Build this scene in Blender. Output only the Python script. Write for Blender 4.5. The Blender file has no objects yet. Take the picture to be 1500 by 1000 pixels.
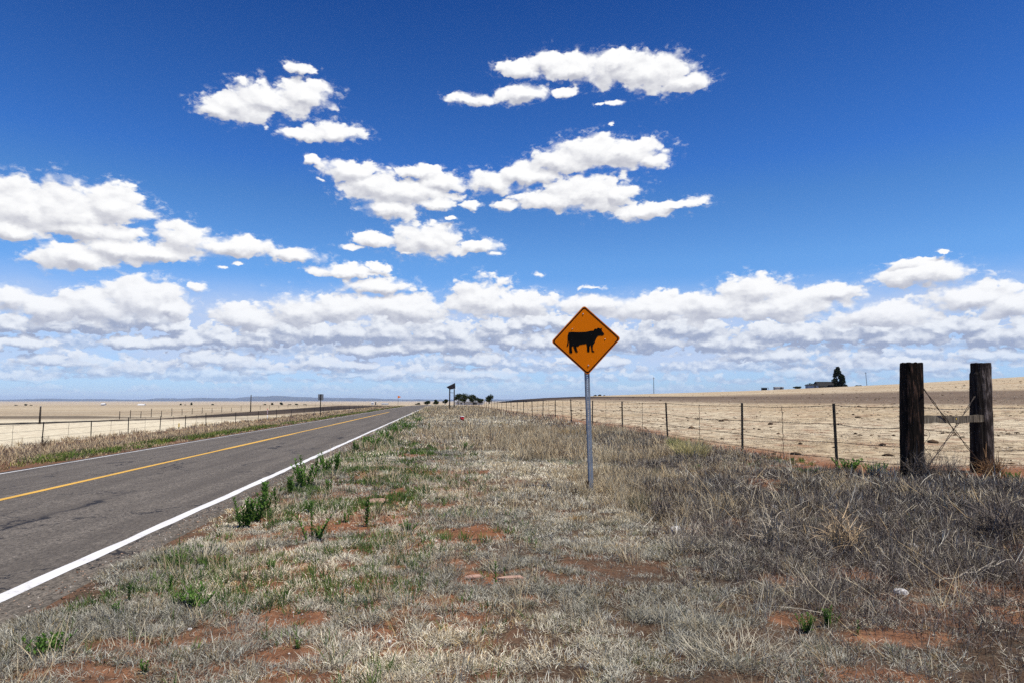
import bpy, math, random
import numpy as np
from mathutils import Vector, Matrix

random.seed(7)
rng = np.random.default_rng(11)
scene = bpy.context.scene
COL = scene.collection
R = math.radians

# ------------------------------------------------------------------ camera
H = 1.48
PITCH = math.atan(0.086)
CP, SP = math.cos(PITCH), math.sin(PITCH)
cam = bpy.data.cameras.new("camera")
cam.sensor_width = 36.0
cam.lens = 24.0
cam.clip_start = 0.05
cam.clip_end = 120000.0
camo = bpy.data.objects.new("camera", cam)
camo.location = (0, 0, H)
camo.rotation_euler = (math.pi / 2 + PITCH, 0, 0)
COL.objects.link(camo)
scene.camera = camo

scene.view_settings.view_transform = 'Standard'
scene.view_settings.look = 'None'
scene.view_settings.exposure = 0.0
scene.view_settings.gamma = 1.0
scene.cycles.max_bounces = 5
scene.cycles.diffuse_bounces = 1
scene.cycles.glossy_bounces = 2
scene.cycles.transmission_bounces = 3
scene.cycles.volume_bounces = 1
scene.cycles.transparent_max_bounces = 6
scene.cycles.use_denoising = False

SUN = Vector((0.85, -0.62, 2.40)).normalized()
SUN_EL = math.asin(SUN.z)
SUN_AZ = math.atan2(SUN.x, SUN.y)


def pdir(px, py):
    cx, cy = (px - 750) / 1000.0, (500 - py) / 1000.0
    return np.array([cx, CP - SP * cy, SP + CP * cy])


def azel(px, py):
    d = pdir(px, py)
    return math.atan2(d[0], d[1]), math.atan2(d[2], math.hypot(d[0], d[1]))


# ------------------------------------------------------------------ node helpers
class NT:
    def __init__(self, tree):
        self.t = tree

    def n(self, typ, **kw):
        nd = self.t.nodes.new(typ)
        for k, v in kw.items():
            setattr(nd, k, v)
        return nd

    def put(self, sock, v):
        if v is None:
            return
        if hasattr(v, "is_output"):
            self.t.links.new(v, sock)
        else:
            sock.default_value = v

    def m(self, op, a, b=None, c=None, clamp=False):
        nd = self.n("ShaderNodeMath", operation=op, use_clamp=clamp)
        for s, v in zip(nd.inputs, (a, b, c)):
            self.put(s, v)
        return nd.outputs[0]

    def v(self, op, a, b=None, c=None):
        nd = self.n("ShaderNodeVectorMath", operation=op)
        for s, v in zip(nd.inputs, (a, b, c)):
            self.put(s, v)
        return nd.outputs["Value"] if op in ("LENGTH", "DOT_PRODUCT", "DISTANCE") else nd.outputs[0]

    def noise(self, vec, scale, detail=4.0, rough=0.55, dist=0.0, col=False, lac=2.0, w=None):
        nd = self.n("ShaderNodeTexNoise")
        if w is not None:
            nd.noise_dimensions = '4D'
            nd.inputs["W"].default_value = w
        self.put(nd.inputs["Vector"], vec)
        nd.inputs["Scale"].default_value = scale
        nd.inputs["Detail"].default_value = detail
        nd.inputs["Roughness"].default_value = rough
        nd.inputs["Distortion"].default_value = dist
        nd.inputs["Lacunarity"].default_value = lac
        return nd.outputs["Color"] if col else nd.outputs[0]

    def voro(self, vec, scale, feature='F1', rand=1.0, out="Distance", smooth=None):
        nd = self.n("ShaderNodeTexVoronoi", feature=feature)
        self.put(nd.inputs["Vector"], vec)
        nd.inputs["Scale"].default_value = scale
        nd.inputs["Randomness"].default_value = rand
        if smooth is not None:
            nd.inputs["Smoothness"].default_value = smooth
        return nd.outputs[out]

    def ss(self, v, a, b, lo=0.0, hi=1.0, smooth=True):
        nd = self.n("ShaderNodeMapRange")
        nd.interpolation_type = 'SMOOTHSTEP' if smooth else 'LINEAR'
        nd.clamp = True
        self.put(nd.inputs["Value"], v)
        for k, q in (("From Min", a), ("From Max", b), ("To Min", lo), ("To Max", hi)):
            self.put(nd.inputs[k], q)
        return nd.outputs[0]

    def mix(self, f, a, b, blend='MIX'):
        nd = self.n("ShaderNodeMix", data_type='RGBA', blend_type=blend)
        self.put(nd.inputs[0], f)
        for s, v in ((nd.inputs[6], a), (nd.inputs[7], b)):
            if isinstance(v, tuple) and len(v) == 3:
                v = v + (1.0,)
            self.put(s, v)
        return nd.outputs[2]

    def comb(self, x, y, z=0.0):
        nd = self.n("ShaderNodeCombineXYZ")
        for s, v in zip(nd.inputs, (x, y, z)):
            self.put(s, v)
        return nd.outputs[0]

    def sep(self, v):
        nd = self.n("ShaderNodeSeparateXYZ")
        self.put(nd.inputs[0], v)
        return nd.outputs

    def bump(self, h, strength=0.5, dist=0.02):
        nd = self.n("ShaderNodeBump")
        nd.inputs["Strength"].default_value = strength
        nd.inputs["Distance"].default_value = dist
        self.put(nd.inputs["Height"], h)
        return nd.outputs[0]


# ------------------------------------------------------------------ world: sky and clouds
world = bpy.data.worlds.new("World")
scene.world = world
world.use_nodes = True
try:
    world.cycles.sampling_method = 'MANUAL'
    world.cycles.sample_map_resolution = 512
except Exception:
    pass
wt = world.node_tree
wt.nodes.clear()
W = NT(wt)

# each cloud puff: centre x, centre y, half width, height above centre, height below centre (in 1/1000 rad about the view axis)
PUFFS = [
    # upper left cloud
    (318, 163, 36, 16, 11), (350, 158, 54, 22, 20), (400, 148, 62, 26, 20), (448, 144, 42, 26, 16),
    (438, 100, 20, 10, 9), (444, 198, 40, 9, 9), (490, 194, 40, 14, 13),
    # upper right cloud
    (690, 144, 36, 9, 9), (765, 138, 34, 16, 14), (768, 104, 42, 18, 12), (826, 139, 20, 9, 7), (800, 92, 28, 18, 16),
    (845, 102, 50, 24, 16), (900, 96, 60, 20, 28), (955, 106, 55, 26, 28), (1005, 122, 42, 16, 14),
    # middle clouds
    (820, 238, 40, 20, 14), (868, 222, 52, 24, 20), (918, 222, 52, 20, 26), (952, 236, 26, 14, 12),
    (770, 258, 55, 18, 13), (722, 268, 42, 20, 14), (806, 296, 46, 14, 12), (858, 284, 70, 26, 26), (905, 284, 26, 16, 18),
    (945, 311, 42, 12, 11), (988, 303, 44, 9, 6),
    (512, 250, 40, 15, 15), (458, 237, 14, 8, 7), (552, 276, 52, 26, 22), (598, 282, 66, 24, 20), (644, 268, 42, 14, 14),
    (576, 308, 42, 14, 14), (634, 300, 28, 9, 9), (688, 303, 18, 8, 8), (742, 301, 20, 8, 8), (612, 252, 36, 9, 9),
    (628, 354, 54, 25, 22), (548, 352, 34, 11, 10), (512, 362, 26, 7, 7), (706, 361, 28, 10, 9), (434, 376, 42, 11, 9),
    (508, 399, 48, 10, 8), (556, 420, 50, 14, 10), (552, 392, 24, 6, 5),
    # left clouds
    (30, 306, 70, 42, 34), (98, 308, 82, 40, 36), (165, 302, 55, 30, 26), (120, 334, 90, 16, 16), (20, 336, 60, 20, 14),
    (110, 380, 72, 22, 18), (178, 366, 66, 22, 18), (268, 352, 38, 27, 24), (232, 372, 64, 14, 12), (346, 364, 58, 16, 13),
    (905, 151, 22, 5, 5), (876, 154, 10, 3, 3), (893, 183, 6, 3, 3), (470, 264, 8, 4, 4), (660, 320, 10, 4, 4), (760, 288, 16, 6, 5), (724, 372, 14, 4, 4), (350, 388, 12, 4, 3), (330, 392, 8, 3, 3), (596, 372, 10, 3, 3),
    (290, 420, 14, 8, 8), (14, 436, 40, 16, 16), 
    # right clouds
    (1352, 404, 80, 20, 15), (1330, 383, 42, 6, 5), (1378, 370, 18, 4, 4), (868, 421, 24, 5, 4), (790, 400, 12, 5, 5),
    # tops of the distant bank
    (204, 440, 68, 32, 26), (140, 448, 66, 26, 26), (72, 450, 60, 16, 20), (248, 452, 30, 16, 18),
    (360, 468, 50, 24, 16), (440, 456, 46, 28, 20), (500, 452, 66, 22, 18), (590, 452, 70, 20, 18), (704, 444, 48, 34, 18), (760, 446, 60, 18, 16),
    (872, 446, 52, 14, 16), (960, 450, 90, 20, 20), (1040, 448, 60, 20, 22), (1104, 428, 54, 24, 22), (1150, 450, 90, 24, 20), (1216, 430, 44, 14, 12),
    (1300, 462, 76, 18, 18), (1420, 436, 70, 20, 20), (1478, 446, 60, 24, 22),
]


# clouds of the bank farther off, drawn behind the ones above
BANK = [
    (40, 478, 62, 18, 9), (110, 474, 70, 22, 12), (196, 468, 62, 22, 14), (250, 478, 32, 14, 8), (16, 506, 50, 15, 7),
    (292, 500, 50, 20, 9), (350, 500, 52, 16, 9), (224, 506, 62, 14, 7), (404, 490, 42, 16, 11), (452, 484, 62, 18, 14), (536, 486, 70, 20, 14),
    (600, 492, 60, 22, 12), (556, 512, 62, 13, 8), (650, 508, 60, 22, 10), (700, 490, 52, 18, 12), (744, 480, 42, 16, 10), (690, 528, 42, 15, 7), (764, 504, 42, 18, 8),
    (806, 470, 44, 18, 10), (834, 502, 52, 17, 8), (930, 496, 72, 20, 16), (1000, 482, 62, 20, 12), (1070, 502, 62, 20, 11), (1150, 486, 62, 18, 14), (1210, 492, 52, 20, 10),
    (1262, 482, 62, 20, 12), (1330, 494, 62, 20, 12), (1400, 482, 62, 22, 12), (1470, 494, 52, 22, 12), (1120, 522, 62, 15, 7), (1250, 534, 42, 22, 8), (1190, 547, 52, 11, 5),
    (1304, 537, 42, 15, 7), (1390, 537, 52, 13, 6), (1462, 524, 52, 17, 8), (100, 532, 62, 13, 6), (172, 542, 72, 12, 6), (60, 552, 52, 9, 5),
    (330, 532, 62, 13, 6), (386, 542, 52, 9, 5), (500, 532, 62, 11, 6), (600, 547, 52, 9, 4), (540, 548, 52, 9, 5), (684, 548, 62, 9, 4), (724, 552, 32, 9, 4), (872, 532, 52, 9, 5)]


_r = random.Random(5)
BANK = [q for (cx, cy, rx, up, dn) in BANK for q in (
    (cx - rx * 0.42 + _r.uniform(-6, 6), cy + _r.uniform(-3, 2), rx * 0.60, up * _r.uniform(0.8, 1.3), dn),
    (cx + rx * 0.40 + _r.uniform(-6, 6), cy + _r.uniform(-2, 3), rx * 0.62, up * _r.uniform(0.8, 1.3), dn))]


def cloud_group(PUFFS):
    g = bpy.data.node_groups.new("cloud_field", "ShaderNodeTree")
    g.interface.new_socket("P", in_out='INPUT', socket_type='NodeSocketVector')
    g.interface.new_socket("D", in_out='OUTPUT', socket_type='NodeSocketFloat')
    G_ = NT(g)
    gi = G_.n("NodeGroupInput")
    go = G_.n("NodeGroupOutput")
    p = gi.outputs[0]
    best = None
    for (cx, cy, rx, up, dn) in PUFFS:
        a, e = azel(cx, cy)
        ra = (azel(cx + rx, cy)[0] - azel(cx - rx, cy)[0]) / 2
        ru = azel(cx, cy - up)[1] - e
        rd = e - azel(cx, cy + dn)[1]
        k = ru / rd
        q = G_.v('MULTIPLY_ADD', p, (1 / ra, 1 / ru, 0), (-a / ra, -e / ru, 0))
        q2 = G_.v('MULTIPLY', q, (1, -k, 0))
        q = G_.v('MAXIMUM', q, q2)
        L = G_.v('LENGTH', q)
        if up < 8:
            L = G_.m('ADD', L, 0.30)
        # puffs of unequal size: a soft field in units of the puff's own radius
        best = L if best is None else G_.m('MINIMUM', best, L)
    g.links.new(G_.m('SUBTRACT', 1.0, best), go.inputs[0])
    return g


def build_world():
    out = W.n("ShaderNodeOutputWorld")
    tc = W.n("ShaderNodeTexCoord")
    d = tc.outputs["Generated"]
    x, y, z = W.sep(d)
    az = W.m('ARCTAN2', x, y)
    el = W.m('ARCSINE', z)
    sky = W.n("ShaderNodeTexSky", sky_type='NISHITA')
    sky.sun_disc = False
    sky.sun_elevation = SUN_EL
    sky.sun_rotation = SUN_AZ
    sky.altitude = 1600
    sky.air_density = 1.0
    sky.dust_density = 0.6
    sky.ozone_density = 2.5
    hs = W.n("ShaderNodeHueSaturation")
    hs.inputs["Hue"].default_value = 0.5
    hs.inputs["Saturation"].default_value = SKY_SAT
    W.put(hs.inputs["Color"], sky.outputs[0])
    tint = W.n("ShaderNodeValToRGB")
    W.put(tint.inputs[0], W.ss(el, 0.0, 0.55, smooth=False))
    cr = tint.color_ramp
    cr.elements[0].position = 0.0
    cr.elements[0].color = SKY_TINT[0][1]
    cr.elements[1].position = 1.0
    cr.elements[1].color = SKY_TINT[-1][1]
    for pos, c in SKY_TINT[1:-1]:
        e = cr.elements.new(pos)
        e.color = c
    skyc = W.mix(1.0, hs.outputs[0], tint.outputs[0], 'MULTIPLY')
    skyc = W.v('SCALE', skyc)
    skyc.node.inputs["Scale"].default_value = SKY_STRENGTH

    # warped position on the sky, shared by every cloud layer
    P = W.comb(az, el, 0.0)
    Pn = W.comb(az, W.m('MULTIPLY', el, 1.55), 0.0)
    w1 = W.noise(Pn, 16.0, 4.0, 0.6, col=True)
    w1 = W.v('MULTIPLY_ADD', w1, (0.034, 0.020, 0), (-0.017, -0.010, 0))
    w2 = W.noise(Pn, 70.0, 3.0, 0.6, col=True)
    w2 = W.v('MULTIPLY_ADD', w2, (0.012, 0.009, 0), (-0.006, -0.0045, 0))
    wv = W.v('ADD', w1, w2)
    Pw = W.v('ADD', P, wv)
    grp = cloud_group(PUFFS)
    grpB = cloud_group(BANK)

    def fbm(vec):
        a = W.noise(vec, 34.0, 7.0, 0.58)
        b = W.voro(vec, 52.0, 'SMOOTH_F1', smooth=0.6)
        b2 = W.voro(vec, 120.0, 'SMOOTH_F1', smooth=0.6)
        s = W.m('MULTIPLY_ADD', b, -0.34, W.m('ADD', a, 0.17))
        return W.m('MULTIPLY_ADD', b2, -0.14, W.m('ADD', s, 0.06))

    DX, DY = 0.004, 0.0085
    Pn1 = W.v('ADD', Pn, w2)
    f0 = fbm(Pn1)
    f1 = fbm(W.v('ADD', Pn1, (DX, DY * 1.55, 0)))
    df = W.m('SUBTRACT', f0, f1)

    def field(pos, f, grp=grp, amp=1.45, off=-0.50):
        nd = W.n("ShaderNodeGroup")
        nd.node_tree = grp
        W.put(nd.inputs[0], pos)
        E = nd.outputs[0]
        return W.m('MULTIPLY_ADD', f, amp, W.m('ADD', E, off)), E
    D0, E0 = field(Pw, f0)
    D1, E1 = field(W.v('ADD', Pw, (DX, DY, 0)), f1)
    soft = W.ss(W.noise(Pn, 20.0, 3, 0.6), 0.42, 0.68, 0.22, 0.75)
    mask_u = W.ss(D0, -0.02, soft)
    # thin wisps round the clouds
    wn = W.noise(Pn1, 75.0, 6, 0.68)
    wisp = W.m('MULTIPLY', W.ss(D0, -0.42, 0.05), W.ss(wn, 0.48, 0.72, 0.0, 0.55))
    mask_u = W.m('MAXIMUM', mask_u, wisp)
    # light from above right: thinner cloud towards the sun is brighter
    def light(e0, e1, we=0.70, mid=0.66):
        q = W.m('MULTIPLY', W.m('SUBTRACT', e0, e1), we)
        q = W.m('ADD', q, W.m('MULTIPLY_ADD', df, 0.72, mid))
        return W.ss(q, 0.10, 1.0)
    l = light(E0, E1)
    PnB = W.v('MULTIPLY', Pn1, (1.75, 1.75, 1.0))
    fB0 = fbm(PnB)
    fB1 = fbm(W.v('ADD', PnB, (DX * 1.3, DY * 2.2, 0)))
    df = W.m('SUBTRACT', fB0, fB1)
    DB0, EB0 = field(Pw, fB0, grpB, 2.3, -0.86)
    DB1, EB1 = field(W.v('ADD', Pw, (DX, DY, 0)), fB1, grpB, 2.3, -0.86)
    lB = light(EB0, EB1, 0.75, 0.50)
    maskB = W.ss(DB0, -0.02, W.m('MULTIPLY_ADD', soft, 0.5, 0.10))
    maskB = W.m('MULTIPLY', maskB, W.ss(el, 0.010, 0.078, 0.22, 1.0))
    hz = W.ss(el, 0.0, 0.20)            # nearer the horizon the bases are greyer and bluer
    base_c = W.mix(hz, (0.36, 0.42, 0.58), (0.52, 0.53, 0.60))
    top_c = W.mix(hz, (0.86, 0.90, 0.98), (1.02, 1.02, 1.02))
    up_c = W.mix(l, base_c, top_c)

    veil = W.m('MULTIPLY', W.ss(el, 0.015, 0.06), W.ss(el, 0.11, 0.18, 1.0, 0.0))
    veil = W.m('MULTIPLY', veil, W.ss(W.noise(W.comb(az, W.m('MULTIPLY', el, 3.0), 4.0), 6.0, 4, 0.6), 0.28, 0.60, 0.30, 0.85))
    col = W.mix(veil, skyc, (0.56, 0.66, 0.88))
    # distant bank: rows of flat-based cumulus, the lowest row farthest
    rows = [  # base y px, top thickness px, coverage, seed, opacity, frequency
        (574, 14, 0.40, 3.1, 0.40, 20), (560, 20, 0.46, 9.7, 0.60, 14), (545, 26, 0.52, 5.3, 0.70, 11), (522, 30, 0.5, 1.9, 0.62, 9)]
    for k, (by, th, cov, seed, op, fr) in enumerate(rows):
        b = azel(750, by)[1]
        T = 1.45 * th / 1000.0
        wob = W.noise(W.comb(az, seed, 0.0), 7.0, 2.0, 0.5)
        bb = W.m('MULTIPLY_ADD', wob, 0.020, b - 0.010)
        h1 = W.noise(W.comb(W.m('ADD', az, W.m('MULTIPLY', wob, 0.03)), seed * 3.0, el), fr, 5.0, 0.62)
        h = W.ss(h1, 0.52 - 0.40 * cov, 0.74)
        top = W.m('MULTIPLY_ADD', h, T, bb)
        up = W.m('MULTIPLY', W.m('SUBTRACT', top, el), 1.0 / (0.42 * T))
        dn = W.m('MULTIPLY', W.m('SUBTRACT', el, bb), 1.0 / (0.20 * T))
        Dk = W.m('MINIMUM', up, dn)
        Dk = W.m('MULTIPLY_ADD', fB0, 2.2, W.m('ADD', Dk, -0.86))
        mk = W.ss(Dk, 0.0, 0.55, 0.0, op)
        sh = W.m('MULTIPLY', W.m('SUBTRACT', el, bb), 1.0 / T)
        lk = W.m('ADD', W.m('MULTIPLY', df, 1.7), W.m('MULTIPLY_ADD', sh, 0.85, 0.20))
        lk = W.ss(lk, 0.0, 1.0)
        far = k / 4.0
        bc = (0.42 - 0.05 * far, 0.52 - 0.07 * far, 0.74 - 0.12 * far)
        tp = (0.78 + 0.16 * far, 0.86 + 0.09 * far, 0.97 + 0.02 * far)
        col = W.mix(mk, col, W.mix(lk, bc, tp))
    bankc = W.mix(lB, W.mix(hz, (0.32, 0.39, 0.57), (0.41, 0.455, 0.58)), W.mix(hz, (0.80, 0.86, 0.96), (0.97, 0.98, 1.0)))
    col = W.mix(maskB, col, bankc)
    col = W.mix(mask_u, col, up_c)

    bgU = W.n("ShaderNodeBackground")
    W.put(bgU.inputs[0], W.mix(mask_u, skyc, up_c))
    bgA = W.n("ShaderNodeBackground")
    W.put(bgA.inputs[0], skyc)
    bgB = W.n("ShaderNodeBackground")
    W.put(bgB.inputs[0], col)
    near = W.m('MULTIPLY', W.m('LESS_THAN', el, 0.56), W.m('GREATER_THAN', el, -0.03))
    near = W.m('MULTIPLY', near, W.m('LESS_THAN', W.m('ABSOLUTE', az), 0.95))
    mb = W.n("ShaderNodeMixShader")
    W.put(mb.inputs[0], W.m('LESS_THAN', el, 0.205))
    wt.links.new(bgU.outputs[0], mb.inputs[1])
    wt.links.new(bgB.outputs[0], mb.inputs[2])
    mx = W.n("ShaderNodeMixShader")
    W.put(mx.inputs[0], near)
    wt.links.new(bgA.outputs[0], mx.inputs[1])
    wt.links.new(mb.outputs[0], mx.inputs[2])
    wt.links.new(mx.outputs[0], out.inputs[0])


SKY_SAT = 1.12
SKY_STRENGTH = 0.14
SKY_TINT = [(0.0, (0.50, 0.62, 1.00, 1)), (0.10, (0.58, 0.76, 1.05, 1)), (0.36, (0.61, 0.87, 1.10, 1)), (0.51, (0.45, 0.74, 1.02, 1)),
            (0.60, (0.315, 0.635, 1.05, 1)), (1.0, (0.14, 0.38, 0.76, 1))]
build_world()

sun = bpy.data.lights.new("sun", 'SUN')
sun.energy = 5.0
sun.angle = R(0.53)
sun.color = (1.0, 0.935, 0.82)
suno = bpy.data.objects.new("sun", sun)
suno.rotation_euler = SUN.to_track_quat('Z', 'Y').to_euler()
suno.location = (20, -10, 60)
COL.objects.link(suno)

# ------------------------------------------------------------------ terrain function
A = math.atan(0.105)
CA, SA = math.cos(A), math.sin(A)
TAB = rng.random((256, 256))


def vnoise(x, y, seed=0):
    x = np.asarray(x, float) + seed * 17.31
    y = np.asarray(y, float) + seed * 9.77
    xi, yi = np.floor(x).astype(int), np.floor(y).astype(int)
    fx, fy = x - xi, y - yi
    fx, fy = fx * fx * (3 - 2 * fx), fy * fy * (3 - 2 * fy)
    a, b = TAB[xi & 255, yi & 255], TAB[(xi + 1) & 255, yi & 255]
    c, d = TAB[xi & 255, (yi + 1) & 255], TAB[(xi + 1) & 255, (yi + 1) & 255]
    return (a * (1 - fx) + b * fx) * (1 - fy) + (c * (1 - fx) + d * fx) * fy


def fbm2(x, y, oct=4, seed=0, gain=0.5):
    s, a, n = 0, 1.0, 0
    for k in range(oct):
        s = s + a * vnoise(x * 2 ** k, y * 2 ** k, seed + k)
        n += a
        a *= gain
    return s / n


def st(x, y):
    return -x * SA + y * CA, x * CA + y * SA


def xy(s, t):
    return -s * SA + t * CA, s * CA + t * SA


def sstep(v, a, b):
    q = np.clip((v - a) / (b - a), 0, 1)
    return q * q * (3 - 2 * q)


def base_z(x, y):
    x, y = np.asarray(x, float), np.asarray(y, float)
    s, t = st(x, y)
    D = np.hypot(x, y) + 1e-6
    yy = np.maximum(y, 0.12 * D)
    u = np.clip(750 + 1000 * x / yy, -900, 2400)
    tt = np.clip(-t, 0, 26)
    cross = -0.045 * np.where(tt < 2, tt * tt / 4, tt - 1.0) - 0.02 * np.clip((tt - 18) / 8, 0, 1)
    rf = np.interp(u, [700, 760, 800, 958, 1083, 1300, 1500, 1900, 2400], [-6.5, 1.5, 4.0, 9.8, 13.0, 20.5, 28.0, 40, 48])
    zc = H + rf * 0.42
    zc = np.where(u < 700, np.interp(u, [-900, 300, 560, 640, 700], [-1.5, -1.5, -1.6, -1.4, -1.25]), zc)
    D0 = np.interp(u, [400, 640, 720, 800], [200, 250, 180, 24])
    w = np.clip((D - D0) / (420 - D0), 0, 1)
    w = w ** np.interp(u, [640, 800], [1.6, 1.15])
    z = cross * (1 - w) + zc * w
    far = H - 0.0071 * np.minimum(D, 3500.0)
    f2 = np.clip((D - 420) / 500.0, 0, 1)
    z = np.where(D > 420, zc * (1 - f2) + (far - 0.4) * f2, z)
    return z


ROAD_R, ROAD_L = -3.02, -12.05     # asphalt edges (lateral)
LINE_R, LINE_Y, LINE_L = -3.50, -7.55, -11.65


def micro(x, y):
    s, t = st(x, y)
    D = np.hypot(x, y)
    a = sstep(t, -3.2, -1.8) * (1 - sstep(D, 40, 90))
    n = (fbm2(x * 0.45, y * 0.45, 3, 3) - 0.5) * 0.10 + (fbm2(x * 1.8, y * 1.8, 3, 8) - 0.5) * 0.07
    return n * a


def tz(x, y):
    s, t = st(x, y)
    z = base_z(x, y) + micro(x, y)
    dip = sstep(t, ROAD_L - 0.1, ROAD_L + 0.3) * (1 - sstep(t, ROAD_R - 0.35, ROAD_R - 0.02))
    dip = dip * (s < 420)
    return z - 0.09 * dip


def z1(x, y):
    return float(tz(np.array([x]), np.array([y]))[0])


def G(px, py):
    """ground point seen at a place of the photograph"""
    d = pdir(px, py)
    lo, step = 1.0, 1.02
    tq = 1.0
    prev = tq
    while tq < 20000:
        X, Y, Z = d[0] * tq, d[1] * tq, H + d[2] * tq
        if Z < z1(X, Y):
            break
        prev = tq
        tq *= step
    a, b = prev, tq
    for _ in range(20):
        mq = (a + b) / 2
        if H + d[2] * mq < z1(d[0] * mq, d[1] * mq):
            b = mq
        else:
            a = mq
    X, Y = d[0] * b, d[1] * b
    return Vector((X, Y, z1(X, Y)))


def at(px, D, dz=0.0):
    k = (px - 750) / 1000.0 * CP
    X, Y = k * D, D
    return Vector((X, Y, z1(X, Y) + dz))


def proj(x, y, z):
    dep = y * CP + (z - H) * SP
    upv = -y * SP + (z - H) * CP
    dep = np.maximum(dep, 1e-3)
    return 750 + 1000 * x / dep, 500 - 1000 * upv / dep


# ------------------------------------------------------------------ object helpers
def link_mesh(name, verts, faces, mat=None, parent=None, smooth=False):
    me = bpy.data.meshes.new(name)
    me.from_pydata([tuple(v) for v in verts], [], faces)
    me.update()
    if mat is not None:
        me.materials.append(mat)
    if smooth:
        me.polygons.foreach_set("use_smooth", [True] * len(me.polygons))
    o = bpy.data.objects.new(name, me)
    COL.objects.link(o)
    if parent is not None:
        o.parent = parent
    return o


def tag(o, label=None, cat=None, group=None, kind=None):
    if label:
        o["label"] = label
    if cat:
        o["category"] = cat
    if group:
        o["group"] = group
    if kind:
        o["kind"] = kind
    return o


def empty(name, loc, rz=0.0, label=None, cat=None, group=None):
    o = bpy.data.objects.new(name, None)
    o.empty_display_size = 0.2
    o.location = loc
    o.rotation_euler = (0, 0, rz)
    COL.objects.link(o)
    return tag(o, label, cat, group)


class MB:
    def __init__(self):
        self.v, self.f = [], []

    def add(self, vs, fs):
        b = len(self.v)
        self.v += [tuple(q) for q in vs]
        self.f += [tuple(i + b for i in q) for q in fs]
        return self

    def box(self, c, s, rot=None):
        hx, hy, hz = s[0] / 2, s[1] / 2, s[2] / 2
        vs = [Vector((sx * hx, sy * hy, sz * hz)) for sz in (-1, 1) for sy in (-1, 1) for sx in (-1, 1)]
        if rot is not None:
            vs = [rot @ q for q in vs]
        vs = [q + Vector(c) for q in vs]
        return self.add(vs, [(0, 2, 3, 1), (4, 5, 7, 6), (0, 1, 5, 4), (2, 6, 7, 3), (0, 4, 6, 2), (1, 3, 7, 5)])

    def tube(self, pts, rad, n=6, cap=True):
        pts = [Vector(p) for p in pts]
        if not hasattr(rad, "__len__"):
            rad = [rad] * len(pts)
        vs = []
        ref = None
        for i, p in enumerate(pts):
            d = (pts[min(i + 1, len(pts) - 1)] - pts[max(i - 1, 0)])
            if d.length < 1e-9:
                d = Vector((0, 0, 1))
            d.normalize()
            if ref is None:
                ref = Vector((1, 0, 0)) if abs(d.x) < 0.8 else Vector((0, 1, 0))
            a = (ref - d * ref.dot(d)).normalized()
            ref = a
            b = d.cross(a)
            for k in range(n):
                w = 2 * math.pi * k / n
                vs.append(p + (a * math.cos(w) + b * math.sin(w)) * rad[i])
        fs = []
        for i in range(len(pts) - 1):
            for k in range(n):
                fs.append((i * n + k, i * n + (k + 1) % n, (i + 1) * n + (k + 1) % n, (i + 1) * n + k))
        if cap:
            fs.append(tuple(range(n))[::-1])
            fs.append(tuple((len(pts) - 1) * n + k for k in range(n)))
        return self.add(vs, fs)

    def prism(self, poly, y0, y1):
        """polygon in x,z pushed from y0 to y1"""
        n = len(poly)
        vs = [(p[0], y0, p[1]) for p in poly] + [(p[0], y1, p[1]) for p in poly]
        fs = [tuple(range(n)), tuple(range(2 * n - 1, n - 1, -1))]
        fs += [(i, i + n, (i + 1) % n + n, (i + 1) % n) for i in range(n)]
        return self.add(vs, fs)

    def build(self, name, mat, parent=None, smooth=False):
        return link_mesh(name, self.v, self.f, mat, parent, smooth)


def mesh_np(name, co, quads=None, tris=None, mat=None, col=None, smooth=False):
    me = bpy.data.meshes.new(name)
    nq = 0 if quads is None else len(quads)
    nt = 0 if tris is None else len(tris)
    me.vertices.add(len(co))
    me.vertices.foreach_set("co", np.ascontiguousarray(co, np.float32).ravel())
    loops = []
    if nq:
        loops.append(np.asarray(quads, np.int32).ravel())
    if nt:
        loops.append(np.asarray(tris, np.int32).ravel())
    loops = np.concatenate(loops)
    me.loops.add(len(loops))
    me.loops.foreach_set("vertex_index", loops)
    me.polygons.add(nq + nt)
    tot = np.concatenate([np.full(nq, 4, np.int32), np.full(nt, 3, np.int32)])
    start = np.concatenate([[0], np.cumsum(tot)[:-1]]).astype(np.int32)
    me.polygons.foreach_set("loop_start", start)
    me.polygons.foreach_set("loop_total", tot)
    if smooth:
        me.polygons.foreach_set("use_smooth", np.ones(nq + nt, bool))
    if col is not None:
        at_ = me.attributes.new("Col", 'FLOAT_COLOR', 'POINT')
        c4 = np.ones((len(co), 4), np.float32)
        c4[:, :3] = col
        at_.data.foreach_set("color", c4.ravel())
    me.update(calc_edges=True)
    if mat is not None:
        me.materials.append(mat)
    o = bpy.data.objects.new(name, me)
    COL.objects.link(o)
    return o


# ------------------------------------------------------------------ materials
def new_mat(name):
    m = bpy.data.materials.new(name)
    m.use_nodes = True
    m.node_tree.nodes.clear()
    T = NT(m.node_tree)
    out = T.n("ShaderNodeOutputMaterial")
    return m, T, out


def pbr(T, out, col, rough=0.7, metal=0.0, normal=None, spec=0.3):
    b = T.n("ShaderNodeBsdfPrincipled")
    if isinstance(col, tuple) and len(col) == 3:
        col = col + (1.0,)
    T.put(b.inputs["Base Color"], col)
    T.put(b.inputs["Roughness"], rough)
    T.put(b.inputs["Metallic"], metal)
    b.inputs["Specular IOR Level"].default_value = spec
    if normal is not None:
        T.put(b.inputs["Normal"], normal)
    T.t.links.new(b.outputs[0], out.inputs[0])
    return b


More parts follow.
